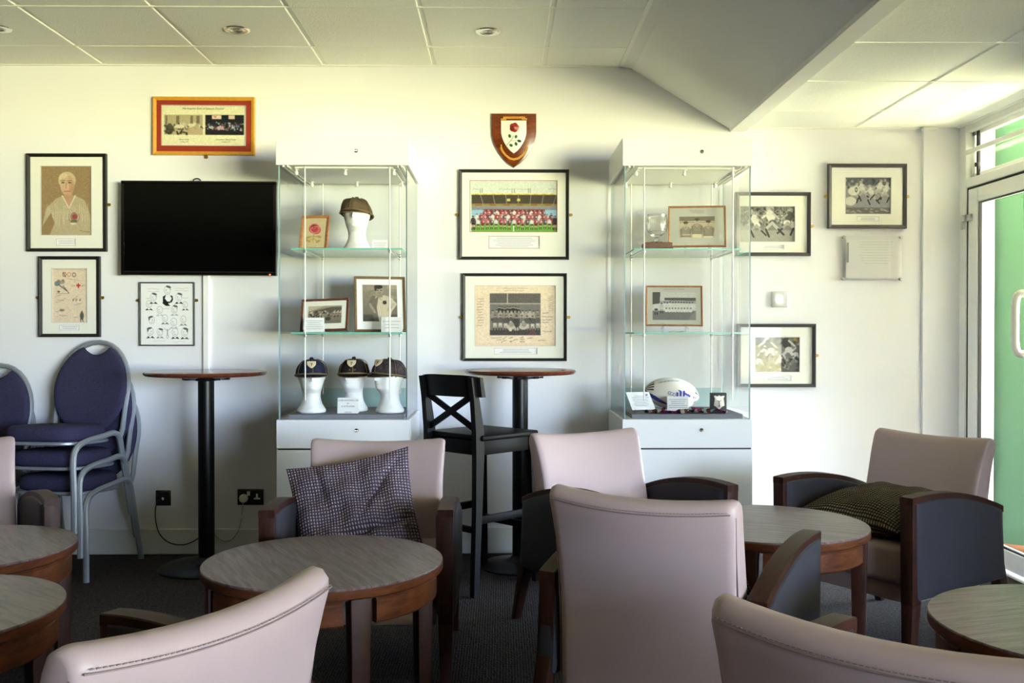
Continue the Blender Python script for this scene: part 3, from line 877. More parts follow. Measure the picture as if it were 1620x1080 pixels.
st = thing('bar_stool', 'black wooden bar stool with a crossed backrest between the display cases', 'bar stool', (0, 0, 0))
fs = facing(0.70, 0.71); near = Vector((-0.112, 4.45, 0)); rgt = Vector((fs[1], -fs[0], 0))
cst = near - rgt * 0.17 + Vector((fs[0], fs[1], 0)) * 0.19
st.location = cst; st.rotation_euler = (0, 0, math.atan2(-fs[0], fs[1]))
for s in (-1, 1):
    bm = BM(); x = s * 0.17
    prof = [(-0.215, 0, 0.030), (-0.185, 0.40, 0.040), (-0.178, 0.66, 0.052), (-0.180, 0.76, 0.052), (-0.200, 0.90, 0.036), (-0.222, 1.010, 0.026)]
    rs = []
    for y, z, d in prof:
        xx = x + s * 0.012 * (z < 0.1)
        rs.append([(xx - 0.015, y - d / 2, z), (xx + 0.015, y - d / 2, z), (xx + 0.015, y + d / 2, z), (xx - 0.015, y + d / 2, z)])
    rings(bm, rs); obj('leg', bm, M_stool, st, smooth=25)
    bm = BM(); barsq(bm, (x + s * 0.010, 0.205, 0), (x, 0.175, 0.712), 0.026, 0.028, 0.036, 0.04, bev=0.002); obj('leg', bm, M_stool, st)
    bm = BM(); barsq(bm, (x, -0.165, 0.345), (x + s * 0.004, 0.182, 0.345), 0.018, 0.036, bev=0.002); obj('side_stretcher', bm, M_stool, st)
    bm = BM(); barsq(bm, (x, -0.16, 0.68), (x, 0.16, 0.68), 0.02, 0.066, bev=0.002); obj('side_apron', bm, M_stool, st)
bm = BM(); barsq(bm, (-0.155, 0.165, 0.68), (0.155, 0.165, 0.68), 0.02, 0.066, side=Vector((0, 1, 0)), bev=0.002); obj('front_apron', bm, M_stool, st)
bm = BM(); barsq(bm, (-0.155, -0.172, 0.68), (0.155, -0.172, 0.68), 0.02, 0.066, side=Vector((0, 1, 0)), bev=0.002); obj('rear_apron', bm, M_stool, st)
bm = BM(); barsq(bm, (-0.16, 0.186, 0.27), (0.16, 0.186, 0.27), 0.018, 0.034, side=Vector((0, 1, 0)), bev=0.002); obj('foot_rail', bm, M_stool, st)
bm = BM(); barsq(bm, (-0.16, -0.188, 0.30), (0.16, -0.188, 0.30), 0.018, 0.03, side=Vector((0, 1, 0)), bev=0.002); obj('rear_stretcher', bm, M_stool, st)
bm = BM(); box(bm, (0, 0.018, 0.727), (0.392, 0.385, 0.026), 0.009, 3); obj('seat', bm, M_stool, st)
bm = BM(); rs = []
for i in range(15):
    u = -1 + i / 7.0; y = -0.205 - 0.045 * (1 - u * u); zt = 1.02 - 0.012 * u ** 4
    rs.append([(u * 0.205, y - 0.012 + 0.03, 0.918), (u * 0.205, y + 0.012 + 0.03, 0.918), (u * 0.205, y + 0.006 + 0.018, zt), (u * 0.205, y - 0.014 + 0.018, zt)])
rings(bm, rs); bmesh.ops.bevel(bm, geom=[e_ for e_ in bm.edges if e_.is_manifold and e_.calc_face_angle(0) > 0.6], offset=0.004, segments=2, affect='EDGES'); obj('top_rail', bm, M_stool, st)
for s in (-1, 1):
    bm = BM(); barsq(bm, (-s * 0.158, -0.182 - 0.001 * s, 0.765), (s * 0.158, -0.205 - 0.001 * s, 0.925), 0.012 + 0.002 * s, 0.030, side=Vector((0, 1, 0)), bev=0.002); obj('cross_slat', bm, M_stool, st)

# ================================================================== stacking chairs
def pad(outline, thick, bulge=0.6, holes=None):
    """upholstered pad from an outline (a, b), thickness along c from -t/2 to t/2"""
    ca = sum(p[0] for p in outline) / len(outline); cb = sum(p[1] for p in outline) / len(outline)
    rs = []
    for s, c in ((0.5, -1), (0.86, -0.93), (0.955, -0.72), (0.992, -0.38), (1, 0), (0.992, 0.38), (0.955, 0.72), (0.86, 0.93), (0.5, 1)):
        rs.append([(ca + (a - ca) * s, cb + (b - cb) * s, c * thick / 2) for a, b in outline])
    bm = BM(); rings(bm, rs); return bm
def banquet_chair(label, loc, rz):
    t = thing('stacking_chair', label, 'chair', loc, rz, 'stacked blue banquet chairs')
    # backrest pad: oval with a scooped hand-hold at the top
    zc, ra, rb = 0.665, 0.207, 0.240
    out = []
    for i in range(41):
        a = R(112 + (428 - 112) * i / 40.0)
        out.append((ra * math.cos(a), zc + rb * math.sin(a)))
    xe, ze = out[-1]
    for i in range(1, 12):
        u = i / 12.0; x = xe + (-2 * xe) * u
        out.append((x, ze - 0.040 * math.sin(PI * u) ** 0.8))
    tilt = R(11)
    def bend(bm):
        for v in bm.verts:
            x, z, c = v.co
            y = -0.205 - (z - 0.44) * math.tan(tilt) + c - 0.02 * (1 - (x / 0.2) ** 2)
            v.co = (x, y, z)
        return bm
    obj('backrest', bend(pad(out, 0.045)), M_blue, t, smooth=60)
    # back frame tube
    pts = [(0.198, 0.40, 0.03), (0.196, 0.46, 0.0), (0.198, 0.56, 0), (0.204, 0.66, 0)]
    for i in range(17):
        a = R(0 + 180 * i / 16.0)
        pts.append((0.205 * math.cos(a), 0.67 + 0.245 * math.sin(a), 0))
    pts += [(-0.204, 0.66, 0), (-0.198, 0.56, 0), (-0.196, 0.46, 0), (-0.198, 0.40, 0.03)]
    P = [(x, -0.213 - (z - 0.44) * math.tan(tilt) + c - 0.02 * (1 - min(1, (x / 0.2) ** 2)), z) for x, z, c in pts]
    bm = BM(); P = [(x_, y_ - 0.012, z_) for x_, y_, z_ in P]; tube(bm, P, 0.0135, 8, flat=(1.0, 1.0)); obj('back_frame', bm, M_silver, t)
    so = []
    for i in range(48):
        a = 2 * PI * i / 48; n_ = 3.6
        ca, sa = math.cos(a), math.sin(a); r = (abs(ca) ** n_ + abs(sa) ** n_) ** (-1 / n_)
        x = 0.205 * r * ca; y = 0.205 * r * sa
        x *= 1 - 0.09 * (0.205 - y) / 0.41
        so.append((x, y + 0.03))
    bm = pad(so, 0.085)
    for v in bm.verts:
        if v.co.z > 0: v.co.z *= 1.0
        v.co.z += 0.462 + 0.02 * (v.co.y - 0.03) / 0.4
    obj('seat', bm, M_blue, t, smooth=60)
    bm = BM(); lo = []
    for x, y in so: lo.append((x * 1.015, 0.03 + (y - 0.03) * 1.015, 0.418 + 0.02 * (y - 0.03) / 0.4))
    tube(bm, lo, 0.009, 6, closed=True)
    obj('seat_frame', bm, M_silver, t)
    for s in (-1, 1):
        x = s * 0.212
        pts = bez([(x + s * 0.012, 0.245, 0.0), (x + s * 0.008, 0.240, 0.20), (x, 0.232, 0.345), (x, 0.205, 0.405), (x, 0.13, 0.430), (x, -0.02, 0.442), (x, -0.115, 0.448), (x, -0.165, 0.425), (x, -0.19, 0.36), (x + s * 0.006, -0.225, 0.18), (x + s * 0.012, -0.262, 0.0)], 44)
        bm = BM(); tube(bm, pts, 0.015, 8, flat=(1, 1)); obj('side_frame', bm, M_silver, t)
    return t
rz = math.atan2(0.16, -0.98)
rs0 = Vector((-2.20, 4.985, 0))
c0 = banquet_chair('lowest blue chair with silver frame in the stack by the wall', rs0, rz)
back = Vector((-0.16, -0.98, 0)).normalized()
dup(c0, rs0 + Vector((-0.012, 0, 0.125)) + back * 0.028, rz, 'middle blue chair with silver frame in the stack by the wall')
dup(c0, rs0 + Vector((-0.024, 0, 0.250)) + back * 0.056, rz, 'topmost blue chair with silver frame, oval back highest in the stack by the wall')
rs1 = Vector((-2.72, 4.93, 0)); rz1 = math.atan2(0.05, -1)
dup(c0, rs1, rz1, 'lower blue chair of the shorter stack at the left edge')
dup(c0, rs1 + Vector((0, -0.028, 0.125)), rz1, 'upper blue chair of the shorter stack at the left edge')

# ================================================================== framed pictures
def frame_parts(t, W, H, fw, fd, fmat, y0=0.0):
    """mitred moulding, each of its four sides a mesh; back at y=y0, front at y0-fd"""
    for k in range(4):
        bm = BM()
        L = W if k % 2 == 0 else H; D = H if k % 2 == 0 else W
        pr = [(0, 0), (0, -fd), (fw * 0.25, -fd - 0.001), (fw, -fd * 0.8), (fw, 0)]
        rs = []
        for s in (-1, 1):
            rs.append([(s * (L / 2 - d), y0 + y, -D / 2 + d) for d, y in pr])
        rings(bm, rs)
        bm.transform(Matrix.Rotation(k * PI / 2, 4, 'Y'))
        obj('frame_side', bm, fmat, t, smooth=False)
def mount(t, W, H, holes, y, mat, name='mount'):
    """card with cut windows: strips around each hole, with real thickness"""
    bm = BM(); th = 0.003
    xs = sorted({-W / 2, W / 2, *[h[0] - h[2] / 2 for h in holes], *[h[0] + h[2] / 2 for h in holes]})
    zs = sorted({-H / 2, H / 2, *[h[1] - h[3] / 2 for h in holes], *[h[1] + h[3] / 2 for h in holes]})
    for a, b in zip(xs[:-1], xs[1:]):
        for c, d in zip(zs[:-1], zs[1:]):
            mx, mz = (a + b) / 2, (c + d) / 2
            if any(abs(mx - h[0]) < h[2] / 2 and abs(mz - h[1]) < h[3] / 2 for h in holes): continue
            box(bm, (mx, y, mz), (b - a, th, d - c))
    return obj(name, bm, mat, t, smooth=False)
def px_box(b, Y):
    a = atY(b[0], b[1], Y); c = atY(b[2], b[3], Y)
    return ((a.x + c.x) / 2, (a.z + c.z) / 2, c.x - a.x, a.z - c.z)
def grey_lines(t, c, rows, y, mat=None, wmax=0.85):
    """rows of tiny print too small to read: broken pale strokes"""
    bm = BM(); rnd = random.Random(int(abs(c[0] * 1000 + c[1] * 77)))
    cx, cz, W, H = c
    for k in range(rows):
        z = cz + H * (0.5 - (k + 0.9) / (rows + 0.8)); ww = W * wmax * rnd.uniform(0.6, 1); x = -ww / 2
        while x < ww / 2:
            l = rnd.uniform(0.003, 0.009)
            box(bm, (cx + x + l / 2, y, z), (min(l, ww / 2 - x + 0.001), 0.0003, min(0.0028, H / rows * 0.3))); x += l + 0.0018
    o = obj('small_print', bm, mat or M_inkpale, t, smooth=False); o['kind'] = 'stuff'
    return o
def wall_picture(label, outer, pic, canvas, cap=None, fw_px=4, fmat=None, mmat=None, hang=True, fd=0.022, caprows=2, capmat=None, hz=None, tilt=0.0, cat='framed picture', group='framed pictures on the wall', grain=5):
    fmat = fmat or M_blackfr
    YF_ = YB - 0.004 - fd
    cx, cz, W, H = px_box(outer, YF_)
    if grain: canvas.age(0.5, grain)
    t = thing('framed_picture', label, cat, (cx, YB - 0.003, cz), 0, group)
    t.rotation_euler = (0, tilt, 0)
    fw = fw_px / F * 5.29
    frame_parts(t, W, H, fw, fd, fmat)
    def rel(b):
        q = px_box(b, YB - 0.012); return (q[0] - cx, q[1] - cz, q[2], q[3])
    bm = BM(); box(bm, (0, -0.003, 0), (W - 0.006, 0.004, H - 0.006)); obj('backing_board', bm, M_mat, t, smooth=False)
    iw, ih = W - 1.5 * fw, H - 1.5 * fw
    if pic is None:
        obj('picture', canvas.mesh(W - 2 * fw + 0.002, H - 2 * fw + 0.002, -0.0085), M_paint, t)
    else:
        p = rel(pic); holes = [p]
        if cap: holes.append(rel(cap))
        mount(t, iw, ih, holes, -0.010, mmat or M_mat)
        obj('picture', canvas.mesh(p[2] + 0.001, p[3] + 0.001, -0.0062, p[0], p[1]), M_paint, t)
        # bevel-cut line round the window
        bm = BM()
        for sx, sz, w_, h_ in ((0, 1, p[2] + .006, .0025), (0, -1, p[2] + .006, .0025), (1, 0, .0025, p[3] + .006), (-1, 0, .0025, p[3] + .006)):
            box(bm, (p[0] + sx * (p[2] / 2 + .0015), -0.0118, p[1] + sz * (p[3] / 2 + .0015)), (w_, 0.0008, h_))
        obj('window_bevel', bm, capmat or M_bevel, t, smooth=False)
        if cap:
            c = rel(cap)
            bm = BM(); box(bm, (c[0], -0.0065, c[1]), (c[2] + .002, 0.001, c[3] + .002)); obj('caption_card', bm, M_card, t, smooth=False)
            bm = BM()
            for sx, sz, w_, h_ in ((0, 1, c[2] + .006, .002), (0, -1, c[2] + .006, .002), (1, 0, .002, c[3] + .006), (-1, 0, .002, c[3] + .006)):
                box(bm, (c[0] + sx * (c[2] / 2 + .001), -0.0118, c[1] + sz * (c[3] / 2 + .001)), (w_, 0.0008, h_))
            obj('window_bevel', bm, capmat or M_bevel, t, smooth=False)
            grey_lines(t, c, caprows, -0.0072)
    bm = BM(); box(bm, (0, -fd * 0.72, 0), (W - 1.8 * fw, 0.002, H - 1.8 * fw)); obj('glazing', bm, M_pane, t, smooth=False)
    if hang:
        z = hz if hz is not None else 0.0
        for s in ((-1, 1) if hang is True else hang):
            bm = BM(); box(bm, (s * (W / 2 + 0.004), -0.004, z), (0.012, 0.002, 0.016)); lathe(bm, [(0.001, -0.004), (0.008, -0.004), (0.009, 0.0), (0.001, 0.001)], 12, (0, 0, 0), cap=False)
            for v in bm.verts:
                if abs(v.co.x) < 0.011 and abs(v.co.z) < 0.0045 and abs(v.co.y) < 0.011 and abs(v.co.x) < 0.0095:
                    x, y, zz = v.co; v.co = (s * (W / 2 + 0.0115) + x, -0.005 + zz, z + y)
            obj('hanging_plate', bm, M_brass, t)
    return t
M_bevel = principled('mount_bevel_grey', rgb(196, 190, 196), 0.7)
M_bevelred = principled('mount_bevel_red', rgb(160, 84, 90), 0.7)

GR = lambda v: [v * 1.0, v * 0.99, v * 0.965]
SEP = lambda v: [v, v * 0.93, v * 0.82]

# 1 chalk portrait
c = Canvas(65, 263, 145, 371, [152, 128, 96], 1.8); c.noise(5, 2)
c.poly([(66, 358), (72, 330), (88, 314), (100, 309), (120, 309), (134, 316), (143, 340), (145, 371), (66, 371)], [182, 168, 140])
for i in range(26):
    x = 74 + i * 2.6; c.line(x, 322 + (i % 5) * 3, x + c.r.uniform(-3, 3), 352 + c.r.uniform(-8, 6), 0.9, [216, 206, 184], 0.6)
c.poly([(66, 358), (80, 336), (86, 352), (78, 371), (66, 371)], [150, 124, 92])
c.poly([(98, 310), (109, 330), (118, 310)], [190, 150, 124]); c.line(98, 309, 108, 327, 1.6, [224, 214, 192]); c.line(119, 309, 109, 329, 1.6, [224, 214, 192])
c.rect(101, 296, 115, 313, [184, 146, 118]); c.ell(106, 285, 14, 13.5, [198, 182, 142]); c.ell(101, 280, 7, 6, [218, 204, 168], .6); c.ell(106.5, 293, 11.3, 15.5, [196, 160, 130]); c.ell(104, 292, 8.5, 12, [208, 176, 146], .7); c.ell(113, 296, 4, 9, [172, 134, 106], .5)
c.ell(100, 279.5, 7.5, 2.6, [212, 196, 156], .9, -12)
for x in (99.5, 110): c.ell(x, 288.5, 2.6, 1.2, [90, 74, 70]); c.line(x - 3.4, 285.4, x + 3.4, 285, 1.1, [130, 98, 74])
c.line(105, 289, 104, 297, 1, [158, 116, 92]); c.line(101, 302.5, 110, 302, 1.3, [160, 92, 80])
c.ell(117, 343, 9, 10, [160, 132, 106]); c.ring(117, 342, 7, 8, 1, [224, 220, 204], .8); c.ell(118, 342, 4.2, 4, [160, 76, 84]); c.ell(117, 349, 5, 2.2, [96, 116, 84]); c.ell(116, 353, 5, 1.6, [220, 216, 200], .8)
c.scribble(126, 364, 142, 366, [90, 70, 50])
wall_picture('large black-framed chalk portrait of a man in a white shirt, top left on the wall', (41, 242.3, 167.8, 397.6), (65, 263, 144.5, 371.5), c, (90, 378, 119.5, 387.5), 5.2, hang=(1,), hz=-0.01)
# 2 sketch sheet
c = Canvas(82, 425, 137, 509, [224, 206, 184], 1.8); c.noise(3, 3); c.rect(82, 425, 137, 427, [206, 184, 158])
for i, ch in enumerate(((101, 434, [120, 70, 60]), (108.5, 434, [196, 120, 60]), (116.5, 434.5, [60, 54, 56]))):
    c.ring(ch[0], ch[1], 2.6, 3, 1, ch[2], .8)
c.line(99, 431, 103, 438, .9, [90, 60, 60]); c.scribble(105, 441, 128, 444, [150, 120, 104])
c.ell(90, 448, 5, 4, [90, 116, 128], .8, -25); c.ell(97, 446, 5, 3, [140, 126, 118], .7); c.line(92, 450, 104, 459, 1.6, [84, 78, 80], .8); c.line(99, 452, 108, 463, 1.4, [84, 78, 80], .8)
c.ell(92, 444, 2, 2, [150, 120, 100]); c.ell(99, 443.5, 1.8, 1.8, [150, 120, 100]); c.ell(92, 461, 2.2, 1.4, [110, 90, 76]); c.line(88, 464, 108, 464, .7, [160, 140, 120])
c.rect(120, 450, 126.5, 452.4, [206, 56, 48]); c.rect(122.1, 448, 124.5, 455, [206, 56, 48])
for a in ((112, 452, 118, 451), (128, 452, 134, 450), (86, 470, 96, 466), (88, 478, 104, 472), (90, 474, 100, 475), (114, 475, 122, 468), (116, 482, 128, 479), (86, 492, 102, 490), (92, 497, 106, 499), (116, 501, 122, 502)):
    c.scribble(*a, [110, 96, 88], al=.6)
for x in (115, 120, 126): c.ell(x, 474, 1.2, 2, [110, 100, 90], .7, 20)
c.ell(97, 490, 4, 2, [110, 96, 84], .7); c.ell(128.5, 499, 3.2, 6, [80, 78, 76], .9); c.ell(128.5, 493, 1.5, 1.7, [110, 90, 80]); c.line(127, 503, 126.5, 508, 1.2, [80, 78, 76]); c.line(130, 503, 130.5, 508, 1.2, [80, 78, 76])
wall_picture('small black-framed sheet of ink sketches, hung below the chalk portrait', (60, 405, 157.5, 533), (82.5, 425, 137.5, 509.5), c, (95, 514.5, 125, 521.5), 5.2, hz=-0.005)
# 3 caricatures
c = Canvas(222, 448, 305, 545, [238, 239, 240], 1.9)
ink = [70, 70, 74]; pale = [168, 168, 172]
def head(x, y, k=1.0, jac=0, hair=0, side=1):
    c.ring(x, y, 4.3 * k, 5.6 * k, .6, pale, .9)
    c.line(x - side * 2.2 * k, y - .5, x - side * .6 * k, y - .8, .6, ink, .6); c.line(x - side * k, y, x - side * 2 * k, y + 1.6 * k, .5, pale); c.line(x - 1.5 * k, y + 3 * k, x + 1.2 * k, y + 3 * k, .6, ink, .5)
    if hair: c.ell(x + side * 1.5 * k, y - 4.6 * k, 3.6 * k, 1.5 * k, ink, .85, 15 * side); c.ell(x + side * 3.6 * k, y - 2 * k, 1.1 * k, 2.4 * k, ink, .8 if hair > 1 else .2)
    if jac: c.poly([(x - 6 * k, y + 10 * k), (x - 3 * k, y + 6.4 * k), (x, y + 9 * k), (x + 3 * k, y + 6.4 * k), (x + 6.5 * k, y + 10 * k), (x + 2 * k, y + 9.2 * k), (x - 2 * k, y + 9.4 * k)], [26, 26, 28], jac)
head(264, 459, 1.15, 0, 1); c.poly([(256.5, 480), (257, 469), (262, 466), (260, 472), (264, 477), (268, 477), (271, 472), (268, 467), (272, 468), (273, 474), (271, 478), (265, 480), (269, 484), (262, 484)], [30, 30, 32])
for a in ((242, 470, 1.1, 1, 1), (282, 470, 1.1, .9, 1), (235, 481, 1, 1, 0), (292, 482, .9, .8, 0), (252, 490, 1, .2, 0), (275, 489, 1.05, .3, 1), (239, 506, 1.05, 0, 2, -1), (260, 503, 1, .6, 0), (274, 509, 1.1, .2, 0), (289, 505, 1, .5, 0), (237, 524, 1.1, .9, 2, -1), (252, 525, 1, .5, 1), (276, 525, 1.1, .9, 0), (291, 525, 1.15, .8, 2)): head(*a)
c.line(264, 521, 264, 530, 1.2, [120, 120, 124]); c.line(259, 519, 264, 523, .8, pale); c.line(269, 519, 264, 523, .8, pale); c.ring(264, 532, 1.5, 2.4, .7, pale)
for a in ((233, 457, 252, 457), (233, 461, 252, 461), (276, 456, 297, 456), (276, 460, 297, 460), (230, 472, 236, 472), (288, 471, 297, 471), (240, 539, 262, 538), (272, 540, 292, 540), (256, 488, 268, 488)): c.scribble(*a, pale, al=.7)
wall_picture('thin-framed sheet of pen caricature heads, below the television', (220, 446, 307, 547), None, c, fw_px=1.9, fd=0.016, hz=0.075, grain=0)
# 4 gold frame with two photographs
c = Canvas(256, 167, 388.5, 230, [216, 214, 184], 1.6)
c.rect(259.5, 181.5, 320.5, 213, [168, 156, 128])
for x, w_ in ((263, 3), (281, 5), (303, 4), (313, 5)): c.rect(x - w_ / 2, 183, x + w_ / 2, 195, [96, 88, 74], .8)
for i in range(70):
    x, y = c.r.uniform(260, 320), c.r.uniform(195, 208); c.ell(x, y, c.r.uniform(1, 2.6), c.r.uniform(1, 2), GR(c.r.choice([48, 66, 190, 205])), .8)
c.ell(284, 200, 8, 3, [206, 198, 172]); c.ell(303, 198, 6, 2.4, [206, 198, 172]); c.poly([(293, 205), (320, 202), (320, 213), (290, 213)], [176, 158, 132]); c.ell(268, 204, 6, 9, [52, 48, 42], .8)
for i in range(12): c.ell(c.r.uniform(262, 300), c.r.uniform(208, 213), 2, 1.5, [50, 46, 40], .9)
c.rect(324.5, 181.5, 385.5, 213, [24, 24, 30])
c.rect(335, 182, 350, 188, [214, 190, 180]); c.rect(361, 182, 371, 188, [206, 180, 166]); c.ell(340, 184.5, 2.4, 1.4, [210, 110, 90]); c.rect(350, 182, 361, 194, [14, 26, 38])
for i in range(130):
    x, y = c.r.uniform(325.5, 384.5), c.r.uniform(193.5, 206)
    c.ell(x, y, c.r.uniform(.7, 1.8), c.r.uniform(.6, 1.6), [[210, 130, 140], [60, 60, 90], [190, 200, 210], [90, 150, 190], [34, 30, 36], [150, 70, 80]][c.r.randint(6)], .8)
c.ell(348, 202, 6, 3, [206, 170, 186], .8); c.ell(334, 201, 4, 2, [170, 196, 214], .8)
g4 = wall_picture('gold-framed print with red mount and two dinner photographs, above the television', (241, 152.6, 402.6, 245), (256, 167, 388.5, 230), c, None, 5.6, M_gold, M_red, hang=False, fd=0.02, tilt=R(0.2))
gx, gz = g4.location.x, g4.location.z
for s, px, py, sz in (('Harlequins End of Season Dinner', 321, 171.6, .017), ('Savoy Hotel', 291, 220.5, .011), ('1st May 1997', 291, 224.3, .009), ('Grosvenor House Hotel', 357, 220.5, .011), ('1st May 1997', 357, 224.3, .009)):
    p = atY(px, py, YB - 0.012); text(s, sz, M_ink, g4, (p.x - gx, -0.0068, p.z - gz), shear=0.2)
bm = BM(); box(bm, (0.01, -0.004, -0.165), (0.018, 0.003, 0.02)); lathe(bm, [(0.004, -0.008), (0.008, -0.004)], 10, (0.01, -0.006, -0.168)); obj('hanging_plate', bm, M_brass, g4)
# 5 squad in a stadium
c = Canvas(744, 286, 881, 366.5, [206, 212, 206], 1.6)
for a in ((747, 299, 758, 299), (789, 299, 808, 299), (818, 299, 838, 299), (868, 299, 880, 299)): c.scribble(*a, [120, 120, 110])
for x in (760, 763, 810, 814, 836, 839): c.line(x, 298, x, 305, .7, [90, 90, 90])
c.rect(746, 306, 881, 308, [224, 212, 96])
for i in range(10): c.rect(751 + i * 13.3, 306.5, 757 + i * 13.3, 307.5, [206, 120, 70], .8)
c.rect(746, 308, 881, 323, [70, 62, 52]); c.rect(746, 322, 881, 326, [140, 124, 70])
for i in range(7): c.line(760 + i * 20, 308, 766 + i * 18, 327, 1, [140, 140, 136])
c.rect(802, 314, 807, 318, [206, 190, 100]); c.rect(818, 314, 823, 318, [206, 190, 100])
for i in range(6): c.rect(752 + i * 22, 323, 762 + i * 22, 325, [150, 70, 50], .8)
c.rect(746, 326, 881, 334, [128, 134, 142]); c.noise(4, 1)
c.rect(746, 332, 881, 346, [142, 184, 212]); c.rect(765, 331, 862, 346, [120, 44, 58]); c.rect(746, 352, 881, 366.5, [104, 168, 60]); c.rect(746, 345, 881, 353, [96, 100, 104], .7)
hq = [[150, 52, 66], [206, 206, 204], [96, 74, 84], [176, 96, 108]]
for row, (y, n, x0, x1, sit) in enumerate(((331, 15, 767, 860, True), (337.5, 20, 755, 872, True), (345, 19, 750, 876, False))):
    for i in range(n):
        x = x0 + (x1 - x0) * i / (n - 1) + c.r.uniform(-.6, .6)
        c.person(x, y + c.r.uniform(-.8, .8), 17.5, hq[(i * 3 + row) % 4], [222, 170, 148], [40, 38, 44] if row == 2 else hq[(i + 1) % 4], sit, 1.15)
        c.ell(x + 1.3, y + 5.5, 1.2, 1.6, [220, 216, 212], .8)
c.person(748.5, 341, 23, [60, 50, 60], [210, 160, 140], [30, 30, 34]); c.person(878, 341, 23, [60, 50, 60], [210, 160, 140], [30, 30, 34]); c.line(812.5, 358, 812.5, 366, 1.6, [220, 230, 220])
wall_picture('large black-framed colour photograph of a big squad in a stadium, below the wooden shield', (726, 267.5, 900.5, 410.5), (744, 286, 881, 366.5), c, (774, 374, 853, 392.5), 4.8, capmat=M_bevelred, caprows=6, hz=-0.0)
# 6 sepia team with signatures
c = Canvas(752, 452, 878.5, 546.5, [232, 212, 186], 1.7); c.noise(2.5, 4)
c.rect(752, 452, 756, 546, [216, 188, 156], .5); c.rect(752, 542, 878, 547, [222, 196, 166], .5)
c.rect(775, 464, 855, 530, [120, 116, 112]); c.rect(775, 464, 855, 480, [104, 98, 92])
for i in range(20): c.line(777 + i * 4, 466, 775 + i * 4, 479, .5, [84, 80, 76], .6)
c.rect(775, 479.5, 855, 480.7, [206, 194, 172]); c.rect(802, 464, 803.6, 480, [190, 178, 156]); c.rect(775, 522, 855, 530, [70, 66, 64])
for y, n, x0, x1, sh, so in ((484.5, 8, 790, 820, [50, 48, 48], [50, 48, 48]), (490, 13, 780, 850, [160, 152, 138], [60, 58, 56]), (498, 9, 783, 851, [100, 96, 92], [200, 192, 174])):
    for i in range(n): c.person(x0 + (x1 - x0) * i / (n - 1), y + c.r.uniform(-1, 1), 26, (np.array(sh) * c.r.uniform(.8, 1.15)), [196, 182, 160], so, n != 9, .95)
c.person(817, 499, 30, [70, 68, 68], [190, 176, 156], [60, 58, 58])
for x in (808, 828): c.ell(x, 517, 7, 4, [190, 182, 166]); c.ell(x, 510, 2.2, 2.6, [200, 186, 164]); c.ell(x + 1, 513, 4, 4, [150, 144, 132])
c.ell(807.5, 521.5, 2.6, 2.4, [206, 196, 176]); c.poly([(835, 530), (842, 516), (850, 530)], [120, 84, 84], .5)
for i in range(11): c.scribble(754 + c.r.uniform(0, 2), 473 + i * 4.2, 762 + c.r.uniform(0, 4), 472.4 + i * 4.2, [[120, 84, 70], [60, 50, 50]][i % 5 == 3], al=.8)
for i in range(8): c.scribble(867, 469 + i * 3.2, 875, 468 + i * 3.2, [140, 120, 110], al=.6)
for y in (495, 501, 506, 510, 524): c.scribble(858, y, 870 + c.r.uniform(-2, 6), y - .5, [70, 60, 62], al=.8)
for a in ((777, 534, 794, 534), (785, 537.5, 793, 537.5), (795, 537, 802, 532), (805, 535, 811, 533), (811, 538, 819, 537), (823, 534, 828, 533), (793, 541, 801, 538), (806, 540, 810, 540), (822, 540, 830, 540), (834, 535, 842, 534), (851, 538, 862, 539), (823, 537, 829, 536)): c.scribble(*a, [84, 64, 60], al=.85)
c.scribble(798, 459.8, 830, 459.8, [150, 130, 110], 12, al=.8)
s6 = wall_picture('black-framed sepia team photograph with signatures on its border, above the right bar table', (731.5, 432, 897, 571), (752, 452, 878.5, 546.5), c, (782.5, 551, 849.5, 559.5), 4.6, caprows=3)
p = atY(815, 456, YB - 0.012); text('HARLEQUINS F.C. v RICHMOND', .0095, M_inkpale, s6, (p.x - s6.location.x, -0.0068, p.z - s6.location.z))
# 7, 8, 9 monochrome action photographs
c = Canvas(1171, 326.5, 1257, 382, [120, 120, 122], 1.7)
for i in range(330):
    v = c.r.choice([50, 80, 110, 150, 190]); c.ell(c.r.uniform(1171, 1257), c.r.uniform(327, 356), c.r.uniform(.8, 2.4), c.r.uniform(1, 2.6), GR(v), .8)
c.rect(1171, 364, 1257, 382, GR(150)); c.noise(5, 1)
c.runner(1197, 356, 44, GR(205), GR(160), GR(225), -1); c.runner(1222, 352, 52, GR(212), GR(180), GR(84), -1); c.runner(1246, 352, 46, GR(86), GR(160), GR(222), 1); c.rect(1252, 350, 1257, 360, GR(206))
wall_picture('grey-framed photograph of players running with the ball, behind the right display case at upper right', (1165, 303.5, 1283, 404.5), (1171, 326.5, 1257, 382), c, (1205, 387.5, 1240, 393.5), 5.4, M_greyfr, hang=(1,), hz=-0.01)
c = Canvas(1338, 281, 1409, 338, [140, 140, 150], 1.8); c.rect(1338, 281, 1409, 293, [96, 100, 108])
for i in range(60): c.ell(c.r.uniform(1338, 1409), c.r.uniform(284, 300), 2, 2, GR(c.r.choice([70, 110, 170])), .8)
for x, y, l in ((1352, 306, 1), (1366, 303, -1), (1380, 309, -1), (1390, 301, 1), (1400, 305, 1)): c.runner(x, y, 34, GR(206), GR(170), GR(190), l)
c.ell(1351, 302, 9, 7, GR(212)); c.ell(1346, 318, 9, 7, GR(206)); c.ring(1355, 300, 1.6, 3, 1, GR(70)); c.rect(1338, 328, 1409, 338, GR(104)); c.noise(5, 1)
for i in range(18): c.ell(c.r.uniform(1340, 1408), c.r.uniform(330, 337), 3, .8, GR(170), .8)
